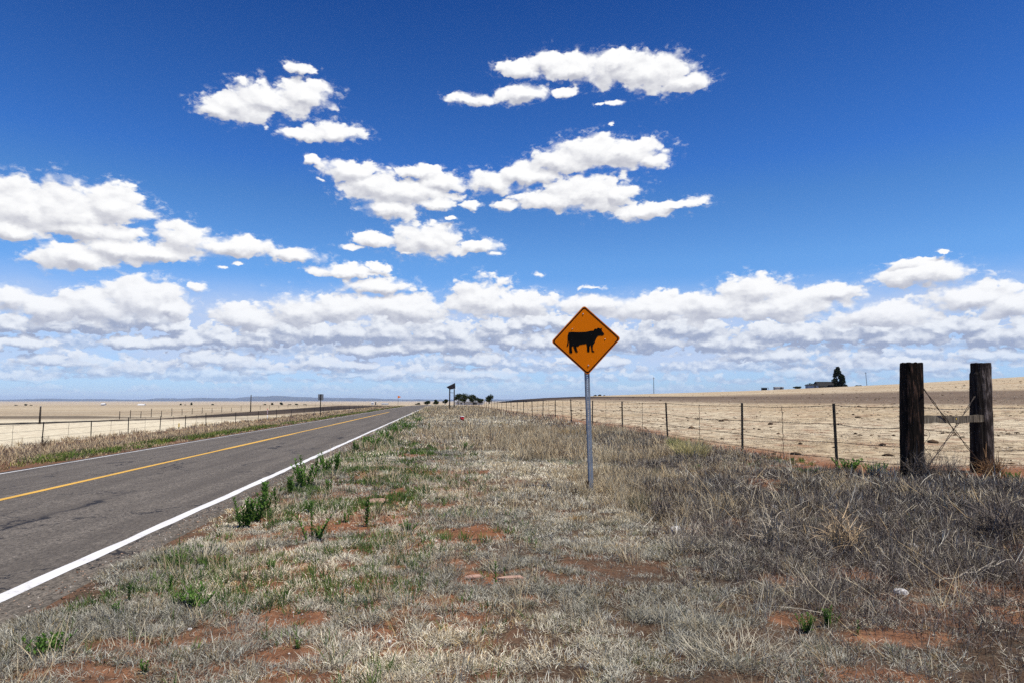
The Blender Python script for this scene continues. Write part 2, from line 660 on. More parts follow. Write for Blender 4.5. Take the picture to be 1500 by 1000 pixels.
def simple(name, c1, c2=None, scale=12.0, rough=0.7, metal=0.0, stretch=(1, 1, 1), bump=0.3, bdist=0.01, spec=0.3):
    m, T, out = new_mat(name)
    tc = T.n("ShaderNodeTexCoord").outputs["Object"]
    p = T.v('MULTIPLY', tc, stretch)
    n = T.noise(p, scale, 6.0, 0.6)
    col = T.mix(T.ss(n, 0.3, 0.7), c1, c2 if c2 else tuple(q * 0.7 for q in c1))
    pbr(T, out, col, rough, metal, T.bump(n, bump, bdist) if bump else None, spec)
    return m


def grass_mat(name, transl=0.12):
    m, T, out = new_mat(name)
    at_ = T.n("ShaderNodeAttribute", attribute_name="Col").outputs["Color"]
    d = T.n("ShaderNodeBsdfDiffuse")
    t = T.n("ShaderNodeBsdfTranslucent")
    T.put(d.inputs[0], at_)
    T.put(t.inputs[0], at_)
    mx = T.n("ShaderNodeMixShader")
    mx.inputs[0].default_value = transl
    T.t.links.new(d.outputs[0], mx.inputs[1])
    T.t.links.new(t.outputs[0], mx.inputs[2])
    T.t.links.new(mx.outputs[0], out.inputs[0])
    return m


M_GRASS = grass_mat("dry_grass_blades")
M_TWIG = grass_mat("dead_twigs", 0.05)
M_GREEN = grass_mat("green_blades", 0.35)


def leaf_mat(name, c1, c2, scale=3.0, transl=0.3):
    m, T, out = new_mat(name)
    tc = T.n("ShaderNodeTexCoord").outputs["Object"]
    col = T.mix(T.ss(T.noise(tc, scale, 4), 0.35, 0.65), c1, c2)
    d = T.n("ShaderNodeBsdfDiffuse")
    t = T.n("ShaderNodeBsdfTranslucent")
    T.put(d.inputs[0], col)
    T.put(t.inputs[0], col)
    mx = T.n("ShaderNodeMixShader")
    mx.inputs[0].default_value = transl
    T.t.links.new(d.outputs[0], mx.inputs[1])
    T.t.links.new(t.outputs[0], mx.inputs[2])
    T.t.links.new(mx.outputs[0], out.inputs[0])
    return m


def ground_mat():
    m, T, out = new_mat("soil_and_fields")
    at_ = T.n("ShaderNodeAttribute", attribute_name="Col")
    r, g, b = T.n("ShaderNodeSeparateColor").outputs
    sc = r.node
    T.t.links.new(at_.outputs["Color"], sc.inputs[0])
    P = T.n("ShaderNodeNewGeometry").outputs["Position"]
    n1 = T.noise(P, 0.55, 6, 0.6)
    n2 = T.noise(P, 7.0, 7, 0.65)
    n3 = T.noise(P, 45.0, 5, 0.7)
    soil = T.mix(T.ss(n1, 0.35, 0.65), (0.30, 0.130, 0.062), (0.37, 0.185, 0.10))
    soil = T.mix(T.ss(n2, 0.40, 0.68), soil, (0.19, 0.085, 0.045))
    soil = T.mix(T.ss(n3, 0.64, 0.72), soil, (0.48, 0.33, 0.23))
    # litter of broken straw on the verge
    lit = T.mix(T.ss(n3, 0.35, 0.65), (0.030, 0.023, 0.017), (0.13, 0.105, 0.072))
    lm = T.m('MULTIPLY', T.ss(T.m('ADD', T.m('MULTIPLY', n2, 0.7), T.m('MULTIPLY', n1, 0.5)), 0.48, 0.70), g)
    lm = T.m('MAXIMUM', lm, T.ss(g, 0.6, 1.0, 0.0, 0.85))
    c = T.mix(lm, soil, lit)
    # pasture: bleached stubble over pinkish soil
    ps = T.n("ShaderNodeMapping")
    ps.inputs["Scale"].default_value = (1.0, 0.30, 1.0)
    T.put(ps.inputs[0], P)
    f1 = T.noise(P, 0.55, 8, 0.70)
    f2 = T.noise(P, 1.7, 9, 0.76)
    f3 = T.noise(P, 0.05, 5, 0.6)
    fa = T.mix(T.ss(f2, 0.38, 0.58), (0.22, 0.165, 0.105), (0.66, 0.56, 0.385))
    fa = T.mix(T.ss(f3, 0.40, 0.62), fa, T.mix(1.0, fa, (0.86, 0.80, 0.72), 'MULTIPLY'))
    fs = T.mix(T.ss(f1, 0.52, 0.64, 0.0, 0.65), fa, (0.33, 0.18, 0.105))
    fs = T.mix(T.m('MULTIPLY', T.ss(f2, 0.62, 0.70), 0.5), fs, (0.10, 0.075, 0.055))
    pl = T.n('ShaderNodeAttribute', attribute_name='Pale').outputs['Fac']
    fp = T.mix(T.ss(f2, 0.34, 0.60), (0.56, 0.49, 0.35), (0.84, 0.77, 0.57))
    fs = T.mix(T.m('MULTIPLY', pl, 0.9), fs, fp)
    c = T.mix(r, c, fs)
    # cloud shadow painted into the far ground; brown also carries the left field's bands
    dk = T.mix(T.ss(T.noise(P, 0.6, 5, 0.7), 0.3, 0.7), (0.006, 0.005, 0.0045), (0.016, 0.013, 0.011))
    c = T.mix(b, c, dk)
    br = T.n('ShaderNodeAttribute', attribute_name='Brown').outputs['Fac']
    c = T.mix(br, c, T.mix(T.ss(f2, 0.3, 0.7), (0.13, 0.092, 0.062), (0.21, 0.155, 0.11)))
    h = T.m('ADD', T.m('MULTIPLY', n2, 0.6), T.m('MULTIPLY', n3, 0.4))
    pbr(T, out, c, 0.95, 0, T.bump(h, 1.0, 0.06), 0.1)
    return m


def road_mat():
    m, T, out = new_mat("old_asphalt")
    P = T.n("ShaderNodeTexCoord").outputs["Object"]      # x across, y along the road
    fine = T.noise(T.v('MULTIPLY', P, (1.0, 0.45, 1.0)), 30.0, 6, 0.92)
    agg = T.voro(T.v('MULTIPLY', P, (1.0, 0.5, 1.0)), 34.0)
    mid = T.noise(P, 3.0, 6, 0.6)
    ps = T.v('MULTIPLY', P, (1.0, 0.05, 1.0))
    streak = T.noise(ps, 2.2, 5, 0.6)
    c = T.mix(T.ss(fine, 0.37, 0.64), (0.030, 0.026, 0.020), (0.27, 0.232, 0.185))
    c = T.mix(T.ss(agg, 0.10, 0.34, 0.55, 0.0), c, (0.24, 0.205, 0.16))
    c = T.mix(T.ss(mid, 0.35, 0.7, 0.0, 0.40), c, (0.095, 0.080, 0.062))
    c = T.mix(T.ss(streak, 0.40, 0.66, 0.0, 0.55), c, (0.080, 0.067, 0.052))
    # cracks
    wv = T.v('MULTIPLY_ADD', T.noise(P, 1.6, 5, 0.65, col=True), (1.1, 1.6, 0), (-0.55, -0.8, 0))
    pc = T.v('ADD', T.v('MULTIPLY', P, (1.0, 0.55, 1.0)), wv)
    cr = T.voro(pc, 0.45, 'DISTANCE_TO_EDGE')
    crm = T.m('MULTIPLY', T.ss(cr, 0.003, 0.013, 1.0, 0.0), T.ss(T.noise(P, 0.35, 3), 0.42, 0.56))
    c = T.mix(crm, c, (0.022, 0.020, 0.020))
    h = T.m('ADD', T.m('MULTIPLY', agg, -0.6), T.m('MULTIPLY', fine, 0.6))
    pbr(T, out, c, 0.75, 0, T.bump(h, 0.8, 0.010), 0.2)
    return m


def paint_mat(name, c, worn, wear=0.5):
    m, T, out = new_mat(name)
    P = T.n("ShaderNodeTexCoord").outputs["Object"]
    n = T.noise(P, 35.0, 6, 0.75)
    n2 = T.noise(P, 2.0, 5, 0.6)
    f = T.ss(T.m('ADD', n, T.m('MULTIPLY', n2, 0.5)), 0.78 + 0.14 * (1 - wear), 1.02)
    col = T.mix(T.ss(n2, 0.3, 0.7), c, tuple(q * 0.88 for q in c))
    col = T.mix(f, col, worn)
    pbr(T, out, col, 0.75, 0, T.bump(n, 0.4, 0.004), 0.3)
    return m


def wood_mat(name, dark, light, grain=26.0, amount=0.5, split=False):
    m, T, out = new_mat(name)
    P = T.n("ShaderNodeTexCoord").outputs["Object"]
    ps = T.v('MULTIPLY', P, (1, 1, 0.10))
    n = T.noise(ps, grain, 7, 0.65, 0.4)
    n2 = T.noise(P, 3.0, 5, 0.6)
    cr = T.noise(T.v('MULTIPLY', P, (1, 1, 0.04)), 14.0, 4, 0.6, 0.6)
    col = T.mix(T.ss(T.m('MULTIPLY_ADD', n2, 0.6, n), 0.80 - 0.2 * (amount - 0.5), 1.05 - 0.2 * (amount - 0.5)), dark, light)
    col = T.mix(T.ss(cr, 0.36, 0.44, 0.9, 0.0), col, tuple(q * 0.2 for q in dark))
    if split:
        px_ = T.m('ADD', T.sep(P)[0], T.m('MULTIPLY', n2, 0.10))
        col = T.mix(T.ss(px_, 0.06, 0.10, 0.85, 0.0), col, (0.014, 0.011, 0.009))
    h = T.m('ADD', n, T.m('MULTIPLY', T.ss(cr, 0.34, 0.46), 1.2))
    pbr(T, out, col, 0.9, 0, T.bump(h, 1.0, 0.02), 0.12)
    return m


M_GROUND = ground_mat()
M_ROAD = road_mat()
M_WHITE = paint_mat("white_road_paint", (0.78, 0.77, 0.74), (0.20, 0.185, 0.17), 0.75)
M_YELLOW = paint_mat("yellow_road_paint", (0.74, 0.43, 0.075), (0.16, 0.13, 0.10), 0.5)
M_WOOD1 = wood_mat("charred_post_wood", (0.010, 0.007, 0.005), (0.13, 0.072, 0.046), 26, 0.42)
M_WOOD2 = wood_mat("split_grey_wood", (0.030, 0.023, 0.019), (0.24, 0.205, 0.175), 30, 0.75, True)
M_BOARD = wood_mat("weathered_board", (0.12, 0.10, 0.07), (0.30, 0.265, 0.20), 30, 0.7)
M_POLE = simple("pole_wood", (0.05, 0.04, 0.032), (0.025, 0.02, 0.016), 8, 0.9)
M_TPOST = simple("dark_steel", (0.018, 0.020, 0.018), (0.035, 0.028, 0.022), 20, 0.7, 0.1)
M_WIRE = simple("rusty_wire", (0.030, 0.024, 0.020), (0.055, 0.040, 0.030), 30, 0.7, 0.2, bump=0)
M_GALV = simple("galvanised_steel", (0.36, 0.39, 0.42), (0.24, 0.27, 0.30), 18, 0.55, 0.3, bump=0.1)
M_ORANGE = simple("orange_sign_face", (0.88, 0.215, 0.004), (0.84, 0.20, 0.004), 3, 0.8, 0, bump=0.0, spec=0.03)
M_BLACK = simple("black_sign_ink", (0.006, 0.006, 0.006), (0.009, 0.009, 0.009), 6, 0.8, 0, bump=0.0, spec=0.03)
M_ALU = simple("sign_back_metal", (0.30, 0.31, 0.31), (0.22, 0.23, 0.23), 6, 0.5, 0.4, bump=0.05)
M_BOLT = simple("bright_bolt", (0.55, 0.52, 0.45), (0.40, 0.38, 0.34), 40, 0.4, 0.4, bump=0)
M_RUST = simple("rusty_stub", (0.035, 0.022, 0.016), (0.07, 0.035, 0.02), 30, 0.85, 0.2)
M_HILL = simple("far_hills", (0.035, 0.04, 0.04), (0.06, 0.06, 0.055), 0.0006, 1.0, bump=0)
M_RED = simple("red_plastic", (0.55, 0.03, 0.03), (0.48, 0.03, 0.03), 6, 0.5, bump=0)
M_WHT = simple("white_plastic", (0.72, 0.71, 0.68), (0.6, 0.6, 0.57), 6, 0.6, bump=0)
M_YEL = simple("yellow_plastic", (0.65, 0.45, 0.04), (0.55, 0.36, 0.03), 6, 0.6, bump=0)
M_WALLW = simple("white_wall", (0.68, 0.67, 0.64), (0.58, 0.57, 0.55), 0.8, 0.8, bump=0)
M_WALLD = simple("dark_wall", (0.05, 0.055, 0.065), (0.035, 0.04, 0.045), 0.8, 0.9, bump=0)
M_WALLB = simple("blue_grey_siding", (0.22, 0.28, 0.38), (0.18, 0.23, 0.32), 0.8, 0.8, bump=0)
M_ROOF = simple("dark_shingle", (0.025, 0.026, 0.028), (0.045, 0.044, 0.042), 1.5, 0.95, bump=0, spec=0.05)
M_ROOFG = simple("grey_roof_sheet", (0.34, 0.35, 0.36), (0.28, 0.28, 0.29), 1.5, 0.7, bump=0)
M_GLASS = simple("window_glass", (0.02, 0.03, 0.045), (0.03, 0.04, 0.06), 1.0, 0.1, bump=0, spec=0.6)
M_SOLAR = simple("panel_back", (0.075, 0.078, 0.085), (0.055, 0.057, 0.062), 2.0, 0.6, bump=0)
M_LEAFT = leaf_mat("tree_leaf", (0.028, 0.040, 0.016), (0.050, 0.062, 0.024), 0.5)
M_LEAFC = leaf_mat("conifer_leaf", (0.014, 0.022, 0.013), (0.028, 0.036, 0.018), 0.5, 0.15)
M_WEED = leaf_mat("weed_leaf", (0.075, 0.165, 0.035), (0.16, 0.27, 0.06), 9.0, 0.35)
M_WEEDS = leaf_mat("weed_stem", (0.06, 0.11, 0.03), (0.09, 0.12, 0.04), 9.0, 0.1)
M_STONE = simple("pale_stone", (0.80, 0.78, 0.74), (0.60, 0.57, 0.52), 14, 0.9, bump=0.6, bdist=0.01)
M_PINK = simple("pinkish_slab", (0.48, 0.31, 0.235), (0.38, 0.235, 0.17), 10, 0.95, bump=0.8, bdist=0.01)

# ------------------------------------------------------------------ ground
def poly_band(px, py, top, bot, soft):
    yt = np.interp(px, [p[0] for p in top], [p[1] for p in top])
    yb = np.interp(px, [p[0] for p in bot], [p[1] for p in bot])
    return np.clip((py - yt) / soft, 0, 1) * np.clip((yb - py) / soft, 0, 1)


# bare soil patches of the verge, as places on the ground
BARE_PX = [(690, 780, 58, 15, 1), (650, 790, 40, 10, .8), (592, 757, 32, 11, .8), (556, 734, 40, 12, .9), (690, 850, 44, 13, 1), (776, 876, 26, 9, .8),
           (430, 906, 50, 13, .9), (545, 930, 55, 15, .8), (392, 962, 36, 10, .8), (478, 776, 55, 14, .8), (520, 700, 34, 8, .7),
           (604, 691, 44, 6, .7), (612, 666, 55, 6, .8), (1250, 838, 66, 16, 1), (1150, 848, 45, 12, 1), (1325, 930, 80, 14, 1),
           (1120, 706, 46, 10, .9), (1045, 775, 46, 8, .7), (1412, 852, 52, 14, .9), (1290, 988, 70, 10, .8), (1180, 640, 10, 3, .3),
           (1210, 685, 60, 9, .9), (1290, 692, 50, 10, .9), (1460, 692, 90, 12, 1), (460, 830, 60, 14, .55), (560, 860, 60, 16, .55), 
           (720, 690, 60, 4, .3), (1160, 905, 34, 9, .7), (1190, 985, 36, 9, .7), (1365, 805, 22, 8, .8), (1060, 768, 50, 8, .8), (1490, 900, 40, 14, .7)]
BARE = []
for (cx, cy, rx, ry, wt_) in BARE_PX:
    c = G(cx, cy)
    ex, ey = G(cx + rx, cy), G(cx, cy + ry)
    BARE.append((c.x, c.y, (ex - c).length, (ey - c).length, wt_))


def bare_mask(x, y):
    n = (fbm2(x * 2.2, y * 2.2, 4, 21) - 0.5) * 1.3
    m = np.zeros_like(x)
    for (cx, cy, rx, ry, w_) in BARE:
        q = np.hypot((x - cx) / rx, (y - cy) / ry) + n
        m = np.maximum(m, w_ * (1 - sstep(q, 0.65, 1.15)))
    return m


def build_ground():
    front = np.radians(np.arange(-52, 52.01, 0.2))
    back = np.radians(np.arange(54, 306.1, 4.0))
    azs = np.concatenate([front, back])
    rad = [0.4]
    while rad[-1] < 45000:
        rad.append(rad[-1] * (1.022 if rad[-1] < 1200 else 1.06))
    rad = np.array(rad)
    na, nr = len(azs), len(rad)
    Rr, Aa = np.meshgrid(rad, azs, indexing='ij')
    x, y = (Rr * np.sin(Aa)).ravel(), (Rr * np.cos(Aa)).ravel()
    z = tz(x, y)
    co = np.stack([x, y, z], 1)
    co = np.vstack([co, [[0, 0, z1(0, 0)]]])
    i = np.arange(nr - 1)[:, None] * na
    j = np.arange(na)[None, :]
    jn = (j + 1) % na
    quads = np.stack([i + j, i + jn, i + na + jn, i + na + j], -1).reshape(-1, 4)[:, ::-1]
    j1 = np.arange(na)
    tris = np.stack([np.full(na, nr * na), (j1 + 1) % na, j1], 1)[:, ::-1]
    tris = tris[:, ::-1]
    # zones
    x, y, z = co[:, 0], co[:, 1], co[:, 2]
    s, t = st(x, y)
    D = np.hypot(x, y)
    nz = (fbm2(x * 0.25, y * 0.25, 3, 5) - 0.5) * 2.0
    fr = sstep(t + nz * 0.9, 8.9, 11.0)
    # the pasture's edge turns with the fence at its corner
    c2 = G(1439, 690)
    fr = fr * sstep(y - c2.y + nz, 0.4, 2.0)
    fl = 1 - sstep(t + nz, -23.0, -21.0)
    field = np.maximum(fr, fl)
    field = np.maximum(field, sstep(D, 180, 260))
    litter = (1 - bare_mask(x, y)) * np.clip(0.50 + 0.85 * (fbm2(x * 0.9, y * 0.9, 3, 31)), 0, 1)
    litter = litter * (1 - 0.5 * (1 - sstep(t, -0.3, 0.8)) * (s < 16))
    litter = litter * (1 - 0.85 * sstep(t, 7.2, 8.2))
    litter = np.where(t < -2.5, np.maximum(litter, 0.85), litter)
    litter = np.where(t < -12, 0.8, litter)
    px, py = proj(x, y, z)
    vis = (y > 20)
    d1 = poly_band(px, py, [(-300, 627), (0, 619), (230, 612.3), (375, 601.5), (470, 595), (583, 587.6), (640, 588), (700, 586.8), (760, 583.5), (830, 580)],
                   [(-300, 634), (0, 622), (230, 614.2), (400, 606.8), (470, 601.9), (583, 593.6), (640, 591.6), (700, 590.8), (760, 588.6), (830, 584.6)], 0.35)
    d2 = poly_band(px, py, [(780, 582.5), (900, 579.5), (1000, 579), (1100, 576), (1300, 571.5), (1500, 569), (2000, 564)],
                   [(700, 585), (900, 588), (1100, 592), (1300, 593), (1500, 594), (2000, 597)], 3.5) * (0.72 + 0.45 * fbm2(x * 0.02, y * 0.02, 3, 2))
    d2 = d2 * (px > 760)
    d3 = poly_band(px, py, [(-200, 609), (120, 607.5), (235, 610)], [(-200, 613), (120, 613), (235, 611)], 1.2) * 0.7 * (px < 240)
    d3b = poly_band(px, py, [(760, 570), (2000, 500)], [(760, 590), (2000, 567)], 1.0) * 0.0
    dark = np.maximum(d1, d3) * vis  # near-black bands: cloud shadow put into the ground colour
    brown = d2 * vis  # cloud shadow over the right field, painted as a brown band
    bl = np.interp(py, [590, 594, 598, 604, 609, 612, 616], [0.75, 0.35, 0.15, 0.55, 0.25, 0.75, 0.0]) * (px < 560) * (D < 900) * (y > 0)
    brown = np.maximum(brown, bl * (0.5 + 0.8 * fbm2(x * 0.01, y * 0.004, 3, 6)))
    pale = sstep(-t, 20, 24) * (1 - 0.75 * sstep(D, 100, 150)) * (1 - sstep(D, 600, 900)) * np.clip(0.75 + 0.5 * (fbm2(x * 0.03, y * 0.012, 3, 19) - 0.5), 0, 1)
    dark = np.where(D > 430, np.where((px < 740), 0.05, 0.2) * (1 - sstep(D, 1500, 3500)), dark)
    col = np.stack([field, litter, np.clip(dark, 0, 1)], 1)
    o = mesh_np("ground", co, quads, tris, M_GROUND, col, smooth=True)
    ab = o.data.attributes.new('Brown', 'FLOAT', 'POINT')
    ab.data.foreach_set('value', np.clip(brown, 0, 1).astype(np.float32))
    ap = o.data.attributes.new('Pale', 'FLOAT', 'POINT')
    ap.data.foreach_set('value', np.clip(pale, 0, 1).astype(np.float32))
    tag(o, kind="structure")
    return o


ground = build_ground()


# ------------------------------------------------------------------ road (object space: x across, y along)
road_rot = A
SS = [-14.0]
while SS[-1] < 345:
    SS.append(SS[-1] + max(0.35, 0.02 * abs(SS[-1])))


def road_z(s, t):
    x, y = xy(s, t)
    c = -(t - LINE_Y) / 4.4
    crown = 0.055 * (1 - np.clip(np.abs(c), 0, 1) ** 1.3)
    return base_z(x, y) + crown + 0.004


def strip(name, ts_fn, mat, dz, rows, s0, s1, skirt=False, jag=0.0):
    ss = np.array([q for q in SS if s0 <= q <= s1])
    cols = []
    for k in range(rows):
        t = ts_fn(ss, k / (rows - 1))
        cols.append((t, road_z(ss, t) + dz))
    vs, fs = [], []
    if skirt:
        cols = [(cols[0][0], cols[0][1] - 0.14)] + cols + [(cols[-1][0], cols[-1][1] - 0.14)]
    for i in range(len(ss)):
        for (t, z) in cols:
            vs.append((t[i], ss[i], z[i]))
    n = len(cols)
    for i in range(len(ss) - 1):
        for k in range(n - 1):
            fs.append((i * n + k, i * n + k + 1, (i + 1) * n + k + 1, (i + 1) * n + k))
    o = link_mesh(name, vs, fs, mat, None, True)
    o.rotation_euler = (0, 0, road_rot)
    return o


def edge_noise(ss, amp, f, seed):
    return (fbm2(ss * f, ss * 0 + 3.3, 4, seed) - 0.5) * 2 * amp


def road_ts(ss, q):
    r = ROAD_R + edge_noise(ss, 0.28, 0.55, 41)
    l = ROAD_L + edge_noise(ss, 0.15, 0.5, 42)
    return l + (r - l) * q


tag(strip("road", road_ts, M_ROAD, 0.0, 15, -14, 340, skirt=True), kind="structure")


def line_ts(c, w, seed, amp=0.018):
    def f(ss, q):
        cc = c + edge_noise(ss, 0.03, 0.12, seed)
        l = cc - w / 2 + edge_noise(ss, amp, 1.3, seed + 1)
        r = cc + w / 2 + edge_noise(ss, amp, 1.3, seed + 2)
        return l + (r - l) * q
    return f


tag(strip("road_edge_line", line_ts(LINE_R, 0.160, 51, 0.042), M_WHITE, 0.005, 3, -14, 330), kind="structure")
tag(strip("road_edge_line", line_ts(LINE_L, 0.13, 61, 0.03), M_WHITE, 0.005, 3, -14, 330), kind="structure")


def yellow_ts(ss, q):
    w = 0.185 + 0.09 * sstep(ss, 24.5, 26) * (1 - sstep(ss, 36, 38)) + 0.09 * sstep(ss, 38, 60)
    cc = LINE_Y - 0.02 + edge_noise(ss, 0.05, 0.15, 71)
    return cc - w / 2 + w * q + edge_noise(ss, 0.012, 1.1, 72)


tag(strip("centre_line", yellow_ts, M_YELLOW, 0.005, 3, -14, 105), kind="structure")

# ------------------------------------------------------------------ distant hills
def hills():
    prof = [(-700, 585.5), (-200, 584.5), (0, 584.2), (60, 583.6), (120, 583.4), (200, 584.2), (260, 583), (300, 581.6), (340, 582.2), (372, 579.2), (388, 579.8), (400, 578.6), (418, 579.4),
            (440, 580.6), (470, 581.8), (500, 581.4), (560, 583.0), (640, 584.0), (760, 584.2), (850, 583), (930, 583.6), (1000, 585), (1300, 585.5), (1800, 586)]
    D = 30000.0
    xs = np.arange(-700, 1800, 4.0)
    top = np.interp(xs, [p[0] for p in prof], [p[1] for p in prof])
    vs, fs = [], []
    for i, px in enumerate(xs):
        k = (px - 750) / 1000.0 * CP
        n = (fbm2(np.array([px * 0.03]), np.array([1.0]), 4, 77)[0] - 0.5) * 2.2
        ht = max((586.0 - top[i] + n * 1.3) / 1000.0 * D, 12)
        for (dd, hh) in ((D * 0.86, -60.0), (D * 0.93, ht * 0.32 + n * 12), (D * 0.975, ht * 0.72 + n * 10), (D, ht), (D * 1.12, ht * 0.5), (D * 1.2, -60.0)):
            vs.append((k * dd, dd, hh))
    for i in range(len(xs) - 1):
        for q in range(5):
            fs.append((i * 6 + q, i * 6 + q + 1, (i + 1) * 6 + q + 1, (i + 1) * 6 + q))
    tag(link_mesh("hills", vs, [f[::-1] for f in fs], M_HILL, None, True), kind="structure")


hills()


# ------------------------------------------------------------------ grasses (stuff nobody could count)
def blades(base, L, phi, th0, bend, w, col, nseg=3, taper=(1, .85, .6), twist=None):
    """ribbons: returns verts, quads, tris, cols"""
    N = len(base)
    if twist is None:
        twist = rng.uniform(-0.9, 0.9, N)
    pts = [base]
    p = base
    for k in range(nseg):
        th = th0 + bend * (k + 0.5) / nseg
        d = np.stack([np.sin(th) * np.cos(phi), np.sin(th) * np.sin(phi), np.cos(th)], 1)
        p = p + d * (L / nseg)[:, None]
        pts.append(p)
    side = np.stack([-np.sin(phi + twist), np.cos(phi + twist), 0.3 * np.sin(twist * 3)], 1)
    ring = 2 * nseg + 1
    V = np.zeros((N, ring, 3))
    for k in range(nseg):
        hw = (w * 0.5 * taper[min(k, len(taper) - 1)])[:, None]
        V[:, 2 * k] = pts[k] - side * hw
        V[:, 2 * k + 1] = pts[k] + side * hw
    V[:, 2 * nseg] = pts[nseg]
    off = np.arange(N)[:, None] * ring
    Q = [np.stack([off[:, 0] + 2 * k, off[:, 0] + 2 * k + 1, off[:, 0] + 2 * k + 3, off[:, 0] + 2 * k + 2], 1) for k in range(nseg - 1)]
    Q = np.concatenate(Q) if Q else np.zeros((0, 4), int)
    Tt = np.stack([off[:, 0] + 2 * nseg - 2, off[:, 0] + 2 * nseg - 1, off[:, 0] + 2 * nseg], 1)
    C = np.repeat(col[:, None, :], ring, 1)
    return V.reshape(-1, 3), Q, Tt, C.reshape(-1, 3)


def join(parts):
    V, Q, T_, C = [], [], [], []
    o = 0
    for (v, q, t, c) in parts:
        V.append(v)
        Q.append(q + o)
        T_.append(t + o)
        C.append(c)
        o += len(v)
    return np.concatenate(V), np.concatenate(Q), np.concatenate(T_), np.concatenate(C)


def tuft_blades(cx, cy, per, spread, L0, L1, w0, tilt, bend, cols, cvar=0.18, seg=3, wdist=0.0012, bias=None, lenmul=None, drift=False):
    """tufts centred at cx,cy, each of per blades"""
    n = len(cx)
    bx = np.repeat(cx, per)
    by = np.repeat(cy, per)
    N = len(bx)
    r = np.sqrt(rng.random(N)) * spread * np.repeat(rng.uniform(0.6, 1.4, n), per)
    a = rng.uniform(0, 2 * math.pi, N)
    bx = bx + r * np.cos(a)
    by = by + r * np.sin(a)
    bz = tz(bx, by) - 0.008
    D = np.hypot(bx, by)
    L = rng.uniform(L0, L1, N) * np.repeat(rng.uniform(0.7, 1.3, n), per)
    if lenmul is not None:
        L = L * np.repeat(lenmul, per)
    phi = a + rng.normal(0, 0.8, N)
    if bias is not None:
        phi = np.where(rng.random(N) < 0.45, bias + rng.normal(0, 0.5, N), phi)
    th0 = np.abs(rng.normal(tilt[0], tilt[1], N))
    bd = rng.normal(bend[0], bend[1], N)
    th0 = np.minimum(th0, 1.35)
    bd = np.minimum(bd, 1.75 - th0)
    w = np.maximum(w0 * rng.uniform(0.7, 1.3, N), wdist * D * rng.uniform(0.75, 1.25, N))
    ci = rng.choice(len(cols), n, p=[c[3] for c in cols])
    cc = np.array([c[:3] for c in cols])[ci]
    if drift:
        g_ = np.clip((fbm2(cx * 0.55, cy * 0.55, 4, 97) - 0.5) * 3.0 + 0.5, 0, 1)[:, None]
        cc = cc * (0.66 + 0.58 * g_) * (np.array([0.95, 1.0, 1.06]) * (1 - g_) + np.array([1.0, 1.0, 0.985]) * g_)
    col = np.repeat(cc, per, 0) * rng.uniform(1 - cvar, 1 + cvar, (N, 1)) * np.repeat(rng.uniform(0.85, 1.15, (n, 1)), per, 0)
    return blades(np.stack([bx, by, bz], 1), L, phi, th0, bd, w, col, seg)


def sample_st(n, s0, s1, t0, t1, near_bias=True):
    """ground points, denser nearer to the camera"""
    q = rng.random(n)
    if near_bias:
        s = s0 * (s1 / s0) ** q
    else:
        s = s0 + (s1 - s0) * q
    t = rng.uniform(t0, t1, n)
    x, y = xy(s, t)
    return x, y


def in_view(x, y, m=120):
    px, py = proj(x, y, tz(x, y))
    return (y > 1.5) & (px > -m) & (px < 1500 + m) & (py < 1000 + 160)


def edge_t(s):
    return -2.98 + (fbm2(s * 0.8, s * 0 + 1.7, 3, 91) - 0.5) * 0.8


def keep(x, y, p):
    k = (rng.random(len(x)) < p)
    return x[k], y[k]


def brush_zone(x, y):
    """1 where the dead twiggy brush stands (right of the verge, towards the fence)"""
    s, t = st(x, y)
    n = (fbm2(x * 0.5, y * 0.5, 3, 55) - 0.5) * 2.2
    n = n * np.clip(s / 12.0, 0.35, 1)
    b = sstep(t + n - (1.0 + 0.19 * np.clip(s, 0, 18)), -0.4, 1.7) * (1 - 0.75 * sstep(t, 7.3, 8.1) * (s < 26) * sstep(y, 11.6, 12.6))
    return b


